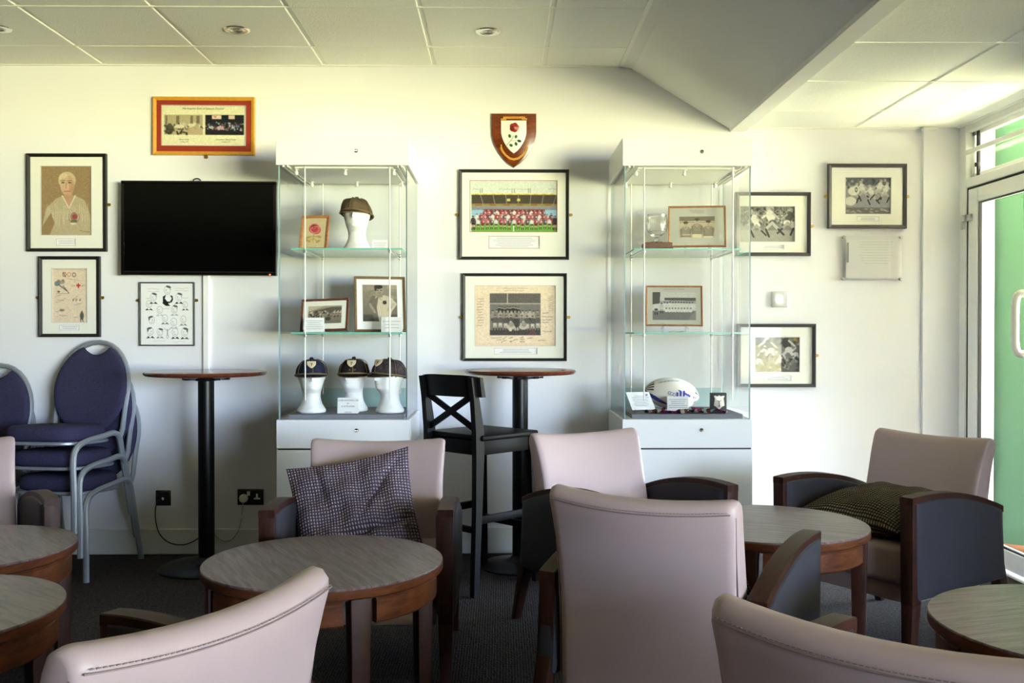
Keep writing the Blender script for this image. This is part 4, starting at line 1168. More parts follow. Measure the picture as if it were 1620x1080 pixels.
wall_picture('grey-framed photograph of a scrum of players, highest on the right part of the wall', (1311, 258.5, 1435, 361), (1338, 281, 1409, 338), c, (1356, 343, 1390, 349), 5.6, M_greyfr, hz=0.0)
c = Canvas(1195, 533.5, 1264.5, 588, [110, 110, 112], 1.8)
for i in range(50): c.ell(c.r.uniform(1195, 1264), c.r.uniform(534, 552), 3, 2.6, [[150, 138, 70], GR(70), GR(120), [110, 104, 64]][c.r.randint(4)], .7)
c.rect(1195, 574, 1264, 588, GR(96))
for x, y, l, s_, k in ((1209, 552, 1, 215, 40), (1219, 554, -1, 90, 44), (1247, 553, -1, 64, 50), (1260, 560, 1, 100, 36), (1202, 570, 1, 60, 34), (1232, 570, -1, 120, 30)): c.runner(x, y, k, GR(s_), GR(190), GR(60 if s_ > 200 else 190), l)
for i in range(60): c.ell(c.r.uniform(1195, 1264), c.r.uniform(562, 586), c.r.uniform(1, 3), c.r.uniform(1, 2.4), GR(c.r.choice([40, 60, 150, 190])), .6)
c.noise(5, 1)
wall_picture('grey-framed photograph of players with yellow foliage behind, lowest on the right part of the wall', (1167, 512, 1291, 612.5), (1195, 533.5, 1264.5, 588), c, (1209, 594.5, 1251, 601.5), 5.4, M_greyfr, hang=(1,), hz=0.0)

# acrylic notice on stand-offs
cx, cz, W, H = px_box((1333, 373, 1427, 443), YB - 0.02)
t = thing('acrylic_notice', 'clear acrylic panel with a white notice on four stand-offs at the right of the wall', 'notice', (cx, YB, cz))
bm = BM(); box(bm, (0, -0.020, 0), (W, 0.004, H)); obj('acrylic_panel', bm, M_acryl, t, smooth=False)
bm = BM(); box(bm, (0, -0.016, -0.004), (W - 0.04, 0.001, H - 0.03)); obj('notice_sheet', bm, M_card, t, smooth=False)
grey_lines(t, (0.02, 0.03, W - 0.10, H - 0.1), 9, -0.0167, principled('very_pale_ink', rgb(206, 208, 214), .8))
bm = BM(); box(bm, (-W / 2 + 0.030, -0.0167, 0.03), (0.012, 0.0004, 0.11)); obj('printed_bar', bm, M_inkpale, t, smooth=False)
for sx in (-1, 1):
    for sz in (-1, 1):
        bm = BM(); lathe(bm, [(0.006, 0.0), (0.006, 0.02), (0.009, 0.021), (0.009, 0.027), (0.007, 0.029)], 16)
        obj('stand_off', bm, M_satin, t, loc=(sx * (W / 2 - 0.006), 0, sz * (H / 2 - 0.006)), rot=(R(90), 0, 0))
# blank chrome plate
cx, cz, W, H = px_box((1221, 461, 1247, 486), YB - 0.01)
t = thing('blank_wall_plate', 'small square polished steel blanking plate on the wall between two grey frames', 'wall plate', (cx, YB, cz))
bm = BM(); box(bm, (0, -0.005, 0), (W, 0.010, H), 0.004, 2); obj('plate', bm, principled('brushed_steel_plate', rgb(226, 226, 226), 0.25, metal=0.45), t)
for s in (-1, 1):
    bm = BM(); lathe(bm, [(0.001, 0.0015), (0.003, 0.001), (0.0035, 0)], 10, cap=False); obj('screw', bm, M_satin, t, loc=(s * 0.033, -0.010, 0), rot=(R(90), 0, 0))

# ================================================================== shield plaque
cx, cz, W, H = px_box((777.5, 179, 848.5, 264.5), YB - 0.02)
t = thing('shield_plaque', 'wooden shield plaque with a red rose, above the squad photograph', 'plaque', (cx, YB, cz))
def shield(w, h, top=0.0):
    pts = [(-w / 2, h / 2), (w / 2, h / 2)]
    for i in range(1, 15):
        a = i / 14.0
        x = w / 2 * (1 if a < 0.35 else math.cos((a - 0.35) / 0.65 * PI / 2) ** 0.72); z = h / 2 - h * (a * 0.9 + 0.1 * a * a)
        pts.append((x if i < 14 else 0, z))
    pts += [(-x, z) for x, z in pts[-2:1:-1]]
    return pts
bm = BM(); prism(bm, shield(W, H), -0.018, 0, 0.004); obj('shield_board', bm, M_mahog, t)
bm = BM(); prism(bm, shield(W * 0.565, H * 0.61), -0.023, -0.018, 0.002); o = obj('inner_shield', bm, M_plastic, t, loc=(-0.001, 0, H * 0.06))
rose = principled('rose_red', rgb(150, 34, 34), 0.25, coat=0.5); leafm = principled('leaf_green', rgb(34, 88, 34), 0.3, coat=0.3)
bm = BM()
for k, (r_, y_) in enumerate(((0.026, -0.024), (0.021, -0.028), (0.015, -0.032), (0.009, -0.035))):
    for j in range(5):
        a = j * 2 * PI / 5 + k * 0.5
        m = Matrix.Translation((math.cos(a) * r_ * 0.42, y_, math.sin(a) * r_ * 0.42)) @ Matrix.Diagonal((r_ * 0.62, 0.0045, r_ * 0.62, 1))
        bmesh.ops.create_uvsphere(bm, u_segments=14, v_segments=8, radius=1.0, matrix=m)
obj('rose', bm, rose, t, loc=(0.002, 0, H * 0.235))
for (px, py, a, L) in ((806.3, 215, 70, .022), (816.4, 216, 110, .020), (821.5, 223, 15, .024), (816.5, 227.5, 70, .022), (808.5, 229.7, 30, .022)):
    p = atY(px, py, YB - 0.024); bm = BM(); rs = []
    for i in range(9):
        u = -1 + i / 4.0; w_ = 0.0075 * (1 - u * u) ** 0.7 + 0.0002
        rs.append([(u * L / 2, -0.023, -w_), (u * L / 2, -0.026, 0), (u * L / 2, -0.023, w_)])
    rings(bm, rs, close=True); o = obj('leaf', bm, leafm, t, loc=(p.x - cx, 0, p.z - cz), rot=(0, R(a), 0))
bm = BM(); pp = [atY(*q, YB - 0.024) for q in ((812.5, 214), (810.5, 219), (807.5, 223), (801.5, 230))]; tube(bm, [(p.x - cx, -0.024, p.z - cz) for p in pp], 0.0011, 6)
pp = [atY(*q, YB - 0.024) for q in ((808, 222.5), (815, 222.3), (819, 222.5))]; tube(bm, [(p.x - cx, -0.024, p.z - cz) for p in pp], 0.0007, 6); obj('stem', bm, leafm, t)
def ribbon(pts, w_, y=-0.0195):
    bm = BM(); rs = []
    P = [Vector((a, 0, b)) for a, b in pts]
    for i in range(len(P)):
        d = (P[min(i + 1, len(P) - 1)] - P[max(i - 1, 0)]).normalized(); n_ = Vector((-d.z, 0, d.x)) * w_ / 2
        rs.append([P[i] + n_ + Vector((0, y, 0)), P[i] - n_ + Vector((0, y, 0)), P[i] - n_ + Vector((0, y - .0012, 0)), P[i] + n_ + Vector((0, y - .0012, 0))])
    rings(bm, rs); return bm
def pxr(l): return [(atY(a, b, YB - .02).x - cx, atY(a, b, YB - .02).z - cz) for a, b in l]
bm = ribbon(pxr([(796, 186.5), (800, 186), (813, 185.8), (826, 185.8), (831, 186.2)]), 0.0115)
for s in ((792.5, 188.8, 801, 188.2), (825.5, 188, 834, 188.2)):
    b2 = ribbon(pxr([(s[0], s[1]), (s[2], s[3])]), 0.009, -0.0188); me = bpy.data.meshes.new('t'); b2.to_mesh(me); b2.free(); bm.from_mesh(me)
obj('gilt_scroll', bm, M_gold, t, smooth=False)
bm = ribbon(pxr([(792.5, 233), (795, 239), (800, 245.5), (806.5, 250.5), (813, 252), (820, 250.5), (826.5, 245.5), (832, 239), (834.5, 233)]), 0.0115); obj('gilt_scroll', bm, M_gold, t, smooth=False)
for (a, b) in ((793, 231), (833.8, 231)):
    p = atY(a, b, YB - .02); bm = BM(); box(bm, (p.x - cx, -0.0195, p.z - cz), (0.008, 0.002, 0.018)); obj('gilt_scroll_end', bm, M_gold, t, smooth=False)
grey_lines(t, (-0.0, atY(813, 185.8, YB - .02).z - cz + 0.002, 0.085, 0.006), 1, -0.0209, M_ink)

# ================================================================== television
Yt = YB - 0.075
cx, cz, W, H = px_box((191.3, 286, 437, 435.6), Yt)
t = thing('television', 'large black flat television on the left part of the wall, switched off', 'television', (cx, YB, cz), 0); t.rotation_euler = (0, R(0.25), 0)
bm = BM(); box(bm, (0, -0.055, 0), (W, 0.04, H), 0.004, 2); obj('casing', bm, M_glossblack, t)
bw = 0.016
bm = BM()
for c_, s_ in (((0, -0.0765, H / 2 - bw / 2), (W, 0.005, bw)), ((0, -0.0765, -H / 2 + bw / 2 + .004), (W, 0.005, bw + .006)), ((-W / 2 + bw / 2, -0.0765, 0), (bw, 0.005, H - 2 * bw)), ((W / 2 - bw / 2, -0.0765, 0), (bw, 0.005, H - 2 * bw))): box(bm, c_, s_, 0.002, 2)
obj('bezel', bm, M_glossblack, t)
bm = BM(); box(bm, (0, -0.0762, 0.003), (W - 2 * bw, 0.001, H - 2 * bw)); obj('screen', bm, M_screen, t, smooth=False)
bm = BM(); box(bm, (0, -0.077, -H / 2 + 0.004), (W - 0.006, 0.004, 0.008), 0.001, 1); obj('lower_trim', bm, principled('tv_trim', rgb(70, 66, 60), .3), t)
led = principled('red_led', rgb(220, 30, 20), .4); led.node_tree.nodes['Principled BSDF'].inputs['Emission Color'].default_value = (1, .05, .02, 1); led.node_tree.nodes['Principled BSDF'].inputs['Emission Strength'].default_value = 1.5
bm = BM(); box(bm, (W / 2 - 0.032, -0.0795, -H / 2 + 0.006), (0.008, 0.002, 0.005)); obj('standby_light', bm, led, t)
bm = BM(); box(bm, (0, -0.018, 0), (0.4, 0.034, 0.3), 0.003, 1); obj('wall_bracket', bm, M_black, t)
bm = BM(); tube(bm, bez([(-0.045, -0.03, H / 2 - 0.02), (-0.042, -0.03, H / 2 + 0.012), (-0.02, -0.03, H / 2 + 0.02), (0.0, -0.03, H / 2 + 0.008)], 18), 0.0035, 8); obj('cable_loop', bm, M_black, t)
bm = BM(); box(bm, (0.012, -0.03, H / 2 + 0.006), (0.03, 0.008, 0.012), 0.002, 1); tube(bm, bez([(0.12, -0.03, H / 2 - 0.01), (0.15, -0.03, H / 2 + 0.006), (0.18, -0.03, H / 2 - 0.01)], 12), 0.003, 8); obj('pale_connector', bm, M_plastic, t)

# ================================================================== sockets, plugs, leads
def plate(name, label, cat, b):
    cx, cz, W, H = px_box(b, YB - 0.008)
    t = thing(name, label, cat, (cx, YB, cz))
    bm = BM(); box(bm, (0, -0.004, 0), (W, 0.008, H), 0.003, 2); obj('faceplate', bm, principled('dark_nickel', rgb(96, 88, 74), 0.25, metal=0.9), t)
    bm = BM(); box(bm, (0, -0.0085, -0.001), (W * 0.80, 0.003, H * 0.84), 0.001, 1); obj('insert', bm, M_black, t)
    return t, cx, cz, W, H
t1_, ax, az, AW, AH = plate('aerial_outlet', 'square black aerial outlet low on the wall left of the bar table', 'outlet', (246, 775.5, 270, 799.5))
bm = BM(); lathe(bm, [(0.006, 0), (0.006, 0.006), (0.0035, 0.007), (0.0035, 0.010)], 14); obj('aerial_jack', bm, M_chrome, t1_, loc=(0, -0.010, 0), rot=(R(90), 0, 0))
t2_, bx_, bz_, BW, BH = plate('double_socket', 'black double mains socket low on the wall beside the left display case', 'socket', (375.5, 773.5, 417, 798.5))
bm = BM(); box(bm, (-0.010, -0.012, 0.020), (0.017, 0.006, 0.024), 0.001, 1); obj('rocker_switch', bm, M_plastic, t2_)
bm = BM(); box(bm, (0.036, -0.011, 0.010), (0.010, 0.002, 0.018)); box(bm, (0.026, -0.011, -0.008), (0.013, 0.002, 0.009)); box(bm, (0.047, -0.011, -0.008), (0.013, 0.002, 0.009)); box(bm, (0.036, -0.011, -0.006), (0.012, 0.002, 0.012)); obj('pin_shutter', bm, M_plastic, t2_, smooth=False)
# black lead: from the aerial outlet, drooping behind the bar table column and up to the trunking
def wp(l, Y): return [atY(a, b, Y) for a, b in l]
L1 = wp([(256.5, 787), (250, 792), (246, 805), (246.5, 825), (253, 845), (268, 858), (288, 861.5), (306, 856), (320, 846), (326, 838)], YB - 0.03)
L1[0].y = YB - 0.022; L1[0] = Vector((ax, YB - 0.024, az)); L1[-1].y = YB - 0.019
ld = thing('aerial_lead', 'black cable drooping from the aerial outlet to behind the bar table column', 'cable')
bm = BM(); tube(bm, bez(L1, 60), 0.0032, 8); obj('cable', bm, M_black, ld)
bm = BM(); lathe(bm, [(0.004, 0), (0.006, 0.002), (0.006, 0.016), (0.003, 0.024)], 12); obj('connector', bm, M_plastic, ld, loc=(ax, YB - 0.016, az), rot=(R(100), 0, R(25)))
pg = thing('mains_plug', 'white round plug and grey lead in the double socket beside the left display case', 'plug')
bm = BM(); lathe(bm, [(0.001, 0.024), (0.016, 0.024), (0.021, 0.020), (0.024, 0.004), (0.024, 0)], 28); obj('plug_body', bm, M_plastic, pg, loc=(bx_ - 0.036, YB - 0.011, bz_ - 0.006), rot=(R(90), 0, 0))
p = atY(382, 813, YB - 0.02)
L2 = [Vector((bx_ - 0.036, YB - 0.022, bz_ - 0.026))] + wp([(383, 806), (382, 818), (379, 834), (370, 849), (357, 855.5), (344, 850), (335, 840)], YB - 0.022); L2[-1].y = YB - 0.019
bm = BM(); tube(bm, bez(L2, 50), 0.0026, 8); obj('lead', bm, principled('grey_lead', rgb(176, 176, 170), .5), pg)
bm = BM(); q_ = atY(382.5, 817, YB - 0.022); box(bm, tuple(q_), (0.012, 0.006, 0.02), 0.002, 1); box(bm, (q_.x + 0.008, q_.y, q_.z + 0.002), (0.01, 0.005, 0.014), 0.002, 1); obj('cable_tag', bm, M_plastic, pg)

# ================================================================== display cases
YD0, YD1 = 4.690, 5.285     # front and rear of the cases
ZB, ZT, ZTOP = 0.793, 2.030, 2.168
def edged_plate(c, s, thin, mat, emat):
    """glass plate whose narrow faces have the green edge colour"""
    bm = BM(); box(bm, c, s)
    me = bpy.data.meshes.new('plate')
    bmesh.ops.recalc_face_normals(bm, faces=bm.faces[:]); bm.to_mesh(me); bm.free()
    me.materials.append(mat); me.materials.append(emat)
    for p in me.polygons:
        p.material_index = 0 if abs(p.normal[thin]) > 0.9 else 1
    return me
def display_case(label, x0, x1, gx_in, sh0, sh1, rods, lean):
    W = x1 - x0; cx = (x0 + x1) / 2; D = YD1 - YD0; cy = (YD0 + YD1) / 2
    t = thing('display_case', label, 'display case', (cx, cy, 0), 0, 'glass display cases')
    hx = W / 2; hy = D / 2
    bm = BM(); box(bm, (0, 0.02, 0.04), (W - 0.05, D - 0.06, 0.08)); obj('recessed_foot', bm, M_grey, t)
    bm = BM(); box(bm, (0, 0, 0.363), (W, D, 0.566), 0.0015, 1); obj('cupboard', bm, M_white, t, smooth=False)
    bm = BM(); box(bm, (0, 0, 0.7235), (W, D, 0.139), 0.0015, 1); obj('upper_drawer', bm, M_white, t, smooth=False)
    bm = BM(); box(bm, (0, 0.003, 0.650), (W - 0.012, D - 0.014, 0.010)); obj('drawer_gap', bm, M_black, t, smooth=False)
    bm = BM(); box(bm, (0, 0, (ZT + ZTOP) / 2), (W, D, ZTOP - ZT), 0.0015, 1); cp = obj('canopy', bm, M_white, t, smooth=False)
    bm = BM(); box(bm, (0, 0.0, ZT - 0.004), (W - 0.16, D - 0.10, 0.008), 0.002, 1)
    for s in (-1, 1): box(bm, (s * (hx - 0.035), 0, ZT - 0.004), (0.010, D - 0.02, 0.008)); box(bm, (s * (hx - 0.055), 0, ZT - 0.004), (0.006, D - 0.02, 0.008))
    obj('canopy_underside', bm, M_plastic, t, smooth=False)
    for z in (2.098, 0.742):
        bm = BM(); lathe(bm, [(0.001, 0.001), (0.006, 0.002), (0.009, 0.004), (0.010, 0.0)], 16, cap=False); box(bm, (0, 0, 0.003), (0.002, 0.010, 0.003)); obj('lock', bm, M_chrome, t, loc=(0.067, -hy - 0.0005, z), rot=(R(90), 0, 0))
    # glass box
    gz = (ZB + ZT) / 2; gh = ZT - ZB; g = 0.006; ex = hx - gx_in
    obj('glass_panel', edged_plate((0, -hy + 0.012, gz), (2 * ex, g, gh), 1, M_glass, M_vedge), None, t)['label'] = 'front glass door'
    obj('glass_panel', edged_plate((0, hy - 0.012, gz), (2 * ex, g, gh), 1, M_glass, M_vedge), None, t)
    for s in (-1, 1):
        obj('glass_panel', edged_plate((s * (ex - 0.003), 0, gz), (g, D - 0.034, gh), 0, M_glass, M_vedge), None, t)
    bm = BM(); box(bm, (0, hy - 0.03, ZB + 0.062), (2 * ex - 0.03, 0.006, 0.122)); obj('rear_upstand', bm, M_strip, t, smooth=False)
    # plinth
    bm = BM(); box(bm, ((sh0 + sh1) / 2 - cx, -0.01, ZB + 0.011), (sh1 - sh0 + 0.02, D - 0.11, 0.022), 0.001, 1); obj('grey_plinth', bm, M_grey, t, smooth=False)
    ysh0, ysh1 = YD0 + 0.05, YD1 - 0.045
    for z in (1.628, 1.215):
        s_ = obj('glass_shelf', edged_plate(((sh0 + sh1) / 2 - cx, (ysh0 + ysh1) / 2 - cy, z), (sh1 - sh0, ysh1 - ysh0, 0.008), 2, M_shelf, M_edge), None, t)
    yr0, yr1 = YD0 + 0.045, YD1 - 0.075
    for x in rods:
        for y in (yr0, yr1):
            bm = BM(); lathe(bm, [(0.0032, 0.885), (0.0032, ZT)], 10); obj('hanging_rod', bm, M_plastic, t, loc=(x - cx, y - cy, 0))
            for z in (1.628, 1.215):
                bm = BM(); box(bm, (x - cx, y - cy, z - 0.012), (0.013, 0.013, 0.016), 0.003, 2); obj('shelf_clamp', bm, M_satin, t)
        for z in (1.628, 1.215):
            bm = BM(); tube(bm, [(x - cx, yr0 - cy, z - 0.012), (x - cx, yr1 - cy, z - 0.012)], 0.0022, 8); obj('shelf_bearer', bm, M_satin, t)
    for y in (YD0 + 0.085, YD1 - 0.12):
        for u in (-0.24, 0, 0.24):
            bm = BM(); lathe(bm, [(0.012, 0), (0.012, -0.002), (0.004, -0.003), (0.004, -0.010)], 14)
            lathe(bm, [(0.004, -0.008), (0.008, -0.010), (0.009, -0.026), (0.007, -0.028), (0.001, -0.027)], 14)
            obj('spotlight', bm, M_plastic, t, loc=(u + 0.0, y - cy, ZT - 0.008), rot=(0, R(lean), 0))
    return t
x0 = atY(436.5, 400, YD0).x; x1 = atY(647, 400, YD0).x
DC1 = display_case('tall white display case with glass sides holding caps on foam heads, left of the two', x0, x1, 0.010,
                   atY(460, 391, 4.74).x, atY(636, 391, 4.74).x, (atY(482.5, 400, 4.735).x, atY(616.5, 400, 4.735).x), 0)
y0_ = atY(985, 400, YD0).x; y1_ = atY(1191.5, 400, YD0).x
DC2 = display_case('tall white display case with glass sides holding a rugby ball, right of the two', y0_, y1_, 0.010,
                   atY(1003, 391, 4.74).x, atY(1172, 391, 4.74).x, (atY(1019, 400, 4.735).x, atY(1159, 400, 4.735).x), 8)
ZS1, ZS2, ZP = 1.632 + 0.0005, 1.219 + 0.0005, ZB + 0.0225

# ---- foam heads
def foam_head(label, loc, rz, sc=1.0):
    bm = BM(); n = 40
    prof = [(0.0, .066, .066, 0), (0.004, .071, .071, 0), (0.016, .071, .071, 0), (0.026, .064, .064, 0), (0.042, .054, .055, 0), (0.062, .047, .050, 0), (0.082, .044, .049, 0.0), (0.098, .045, .052, -.003),
            (0.110, .047, .060, -.009), (0.120, .050, .068, -.013), (0.134, .054, .074, -.013), (0.15, .058, .078, -.010), (0.165, .062, .081, -.008), (0.18, .065, .083, -.006), (0.195, .067, .086, -.004), (0.21, .067, .086, -.002),
            (0.222, .064, .083, 0), (0.233, .055, .070, 0), (0.243, .043, .054, 0), (0.250, .026, .034, 0), (0.252, .004, .005, 0)]
    P2 = []
    for a, b in zip(prof[:-1], prof[1:]):
        for k in range(3): P2.append(tuple(a[i] + (b[i] - a[i]) * k / 3 for i in range(4)))
    P2.append(prof[-1])
    def gs(a, z, a0, z0, sa, sz): return math.exp(-((a - a0) / sa) ** 2 - ((z - z0) / sz) ** 2)
    rs = []
    for z, rx, ry, yo in P2:
        r = []
        for i in range(n):
            th = 2 * PI * i / n; a = math.atan2(math.sin(th), math.cos(th) ) # 0 = front
            d = 0
            if z > 0.115:
                d += 0.016 * gs(a, z, 0, 0.168, .17, .010) + 0.010 * gs(a, z, 0, 0.180, .15, .014)           # nose
                d += 0.004 * gs(a, z, 0, 0.198, .7, .008)                                                     # brow
                for s in (-1, 1): d -= 0.008 * gs(a, z, s * .42, 0.186, .2, .008)                              # sockets
                for s in (-1, 1): d += 0.003 * gs(a, z, s * .42, 0.185, .10, .004)
                d += 0.006 * gs(a, z, 0, 0.149, .26, .004) + 0.006 * gs(a, z, 0, 0.140, .24, .004) - 0.004 * gs(a, z, 0, 0.1445, .28, .002)
                d += 0.007 * gs(a, z, 0, 0.126, .3, .008)
                for s in (-1, 1): d += 0.004 * gs(a, z, s * 1.6, 0.175, .14, .016)                             # ears
            r.append((math.sin(a) * (rx + d * abs(math.sin(a))), yo - math.cos(a) * (ry + d), z))
        rs.append(r)
    rings(bm, rs)
    for v in bm.verts: v.co *= sc
    o = obj('foam_head', bm, M_foam, smooth=60); o.location = loc; o.rotation_euler = (0, 0, rz)
    return tag(o, label, 'foam head', 'white foam display heads')
def cap(label, head, main, trim, rz, crest=None, slouch=0.0, sc=1.0, tilt=0.0, words=None, peak=0.045, tas=75):
    """panelled cap sitting on a head; rz turns the cap"""
    t = thing('cap', label, 'cap', Vector(head.location) + Vector((0, 0, 0.205 * sc)), rz, 'old caps on the foam heads'); t.rotation_euler = (tilt, 0, rz)
    n = 48
    def dome(th, v, off=0.0):
        # v 0 rim .. 1 crown
        ph = v * PI / 2
        rr = math.cos(ph) ** 0.62
        seam = 1 - 0.025 * (1 - abs(math.sin(3 * th)) ** 0.35) * (1 - v) ** .3
        R_ = (0.082 + off) * seam * sc
        x = R_ * math.sin(th) * rr * 0.97
        y = -R_ * math.cos(th) * rr * 1.20 - 0.002
        z = (-0.012 + (0.074 + off) * math.sin(ph) ** 0.85) * sc + slouch * (0.5 * math.cos(th) * (1 - v))
        z -= 0.022 * (1 - math.cos(th)) / 2 * (1 - v); z += 0.003 * math.sin(4 * th + 9 * v + len(label)) * v * (1 - v) * 4
        if slouch: z += -slouch * math.sin(th) * 0.8 * v * (1 - v) * 2 + 0.006 * math.sin(5 * th + 1) * v * (1 - v) * 3
        return Vector((x, y, z))
    bm = BM(); rs = [[dome(2 * PI * i / n, v, -0.004) for i in range(n)] for v in (0.0,)]
    rs += [[dome(2 * PI * i / n, v) for i in range(n)] for v in (0, .08, .18, .3, .44, .58, .72, .85, .94, .99)]
    rings(bm, rs, cap=False); vs_ = bm.verts[-n:] if False else None
    bm.verts.ensure_lookup_table(); bm.faces.new(bm.verts[-n:])
    obj('crown', bm, main, t, smooth=70)
    bm = BM(); tube(bm, [dome(2 * PI * i / n, 0.03, 0.0015) for i in range(n)], 0.0045 * sc, 7, closed=True); obj('braid', bm, trim, t)
    for k in range(6):
        th = k * PI / 3 + PI / 6 * 0
        bm = BM(); tube(bm, [dome(th + .02, v, 0.0008) for v in (0.02, .15, .3, .5, .7, .9, .98)], 0.0017, 6); obj('panel_piping', bm, trim, t)
    bm = BM(); lathe(bm, [(0.001, 0.012), (0.008, 0.010), (0.011, 0.004), (0.009, 0)], 14, tuple(dome(0, 1)), cap=False); obj('button', bm, main, t)
    tz = dome(R(tas), .9) + Vector((0, 0, 0.004)); te = dome(R(tas), .12, 0.006)
    bm = BM(); tube(bm, bez([tz, dome(R(tas), .55, 0.006), te], 10), 0.0018, 6)
    for q in range(7): tube(bm, [te, te + Vector((0.004 * math.sin(q * 2.1), -0.004 * math.cos(q * 1.7), -0.026 + 0.002 * (q % 3)))], 0.0014, 5)
    obj('tassel', bm, trim, t)
    # peak
    bm = BM(); rs = []
    for j in range(7):
        q = j / 6.0; r = []
        for i in range(21):
            th = R(-68 + 136 * i / 20.0); b = dome(th, 0.0)
            ext = (peak * sc) * (math.cos(th * 1.25) if abs(th) < R(72) else 0) ** 0.8 * q
            d_ = Vector((math.sin(th) * 0.6, -1, 0)).normalized()
            r.append(b + d_ * ext + Vector((0, 0, -0.42 * ext - 5.0 * ext * ext)))
        rs.append(r)
    up = rings(bm, rs, close=False, cap=False)
    bmesh.ops.solidify(bm, geom=bm.faces[:], thickness=0.003); obj('peak', bm, main, t, smooth=60)
    bm = BM(); tube(bm, rs[-1], 0.0022, 6); obj('peak_edge', bm, trim, t)
    if crest:
        bm = BM(); pts = shield(0.044 * sc, 0.042 * sc); b2 = BM(); prism(b2, pts, -0.0015, 0.0015, 0.0004)
        a = R(crest[0]); p = dome(a, .40, 0.005)
        o = obj('crest_badge', b2, crest[1], t, loc=p, rot=(R(-38), 0, a)); bm.free()
        bm = BM(); tube(bm, [(0, -0.0022, 0.010), (0.002, -0.0022, 0), (-0.001, -0.0022, -0.010)], 0.0016, 6); tube(bm, [(-0.007, -0.0022, 0.007), (0, -0.0022, 0.003), (0.007, -0.0022, 0.007)], 0.0014, 6)
        obj('crest_emblem', bm, principled('crest_thread', rgb(126, 84, 60), .8), o)
    if words:
        p = dome(0, 0.14, 0.003); text(words, 0.014, trim, t, p + Vector((0, -0.001, 0.0)), rot=(R(72), 0, 0), name='embroidered_letters')
    return t
M_navy = add_noise(principled('navy_velvet', rgb(34, 36, 58), 0.9, spec=0.2), 60, 0.35, 0.3, 200)
M_navy2 = add_noise(principled('worn_black_velvet', rgb(40, 32, 36), 0.9, spec=0.2), 70, 0.45, 0.4, 150)
M_worn = add_noise(principled('worn_brown_velvet', rgb(70, 58, 58), 0.9, spec=0.2), 45, 0.6, 0.5, 90, dark=rgb(30, 28, 40))
M_brown = add_noise(principled('brown_velvet', rgb(92, 76, 56), 0.9, spec=0.2), 60, 0.3, 0.5, 160)
M_braid = add_noise(principled('gold_braid', rgb(132, 112, 74), 0.7), 160, 0.3)
M_braid2 = add_noise(principled('dull_braid', rgb(112, 94, 66), 0.7), 160, 0.3)
M_crest = principled('cream_crest', rgb(216, 200, 170), 0.7)
def spot(px, py, Z, Y=None):
    """place on a shelf: along the pixel's column at depth Y"""
    p = atY(px, py, Y); return Vector((p.x, Y, Z))
h1 = foam_head('white foam head wearing the brown cap, alone on the upper glass shelf', spot(565, 388, ZS1, 4.94), R(-4))
cap('brown velvet cap on the foam head on the upper glass shelf', h1, M_brown, M_braid2, R(-14), slouch=0.014, peak=0.022)
h2 = foam_head('white foam head at the left of the three on the grey plinth', spot(493, 655, ZP, 4.86), R(12))
cap('navy cap with a cream crest, on the left foam head of the three below', h2, M_navy, M_braid2, R(14), crest=(-4, M_crest), peak=0.022)
h3 = foam_head('white foam head in the middle of the three on the grey plinth', spot(560, 652, ZP, 4.95), R(-14))
cap('black cap with gold braid on the middle foam head of the three below', h3, M_navy2, M_braid, R(4), crest=(-4, M_crest), words='A  XV', peak=0.028)
h4 = foam_head('white foam head at the right of the three on the grey plinth', spot(617, 655, ZP, 4.86), R(-38))
cap('worn blue and brown cap, on the right foam head of the three below', h4, M_worn, M_braid2, R(-44), crest=(12, M_crest), slouch=0.006, tilt=0, peak=0.026)

# ---- small cards
def card(label, px0, py0, px1, py1, Y, zb, lines, lean=12, rz=0, size=0.010, mat=None, group='small white caption cards in the display cases'):
    a = atY(px0, py0, Y); b = atY(px1, py1, Y); W = b.x - a.x; H = (a.z - b.z)
    t = thing('caption_card', label, 'card', ((a.x + b.x) / 2, Y, zb), 0, group); t.rotation_euler = (R(-lean), 0, rz)
    bm = BM(); box(bm, (0, 0, H / 2), (W, 0.0016, H)); obj('front', bm, M_card, t, smooth=False)
    bm = BM(); s = math.sin(R(2 * lean)) * H * 0.9
    v = [bm.verts.new(p) for p in ((-W / 2, 0.001, H), (W / 2, 0.001, H), (W / 2, 0.001 + s, H - math.cos(R(2 * lean)) * H), (-W / 2, 0.001 + s, H - math.cos(R(2 * lean)) * H))]
    bm.faces.new(v); obj('rear_flap', bm, M_card, t, smooth=False)
    if isinstance(lines, int): grey_lines(t, (0, H / 2, W, H * 0.8), lines, -0.0011)
    else:
        for k, s_ in enumerate(lines):
            if s_: text(s_, size, M_ink, t, (0, -0.001, H * (0.82 - 0.19 * k)), shear=0.25)
    return t
card('small white caption card to the right of the foam head on the upper shelf', 588.5, 367.5, 612.5, 388, 5.0, ZS1, 4)
card('white caption card in front of the scrum photograph on the lower shelf', 480, 501, 512, 524.5, 4.80, ZS2, 5)
card('white caption card in front of the sepia portrait on the lower shelf', 603, 500, 636, 524.5, 4.79, ZS2, 3)
card('white caption card in front of the middle foam head on the plinth', 533.5, 630, 566.5, 655, 4.80, ZP, ('CLUB HONOURS CAP', 'for', 'A XV PLAYERS', '', '1933-34'), size=0.0105)
card('white caption card leaning in front of the rugby ball', 1056, 628.5, 1089, 651.5, 4.79, ZP + 0.012, 5, rz=R(-6))

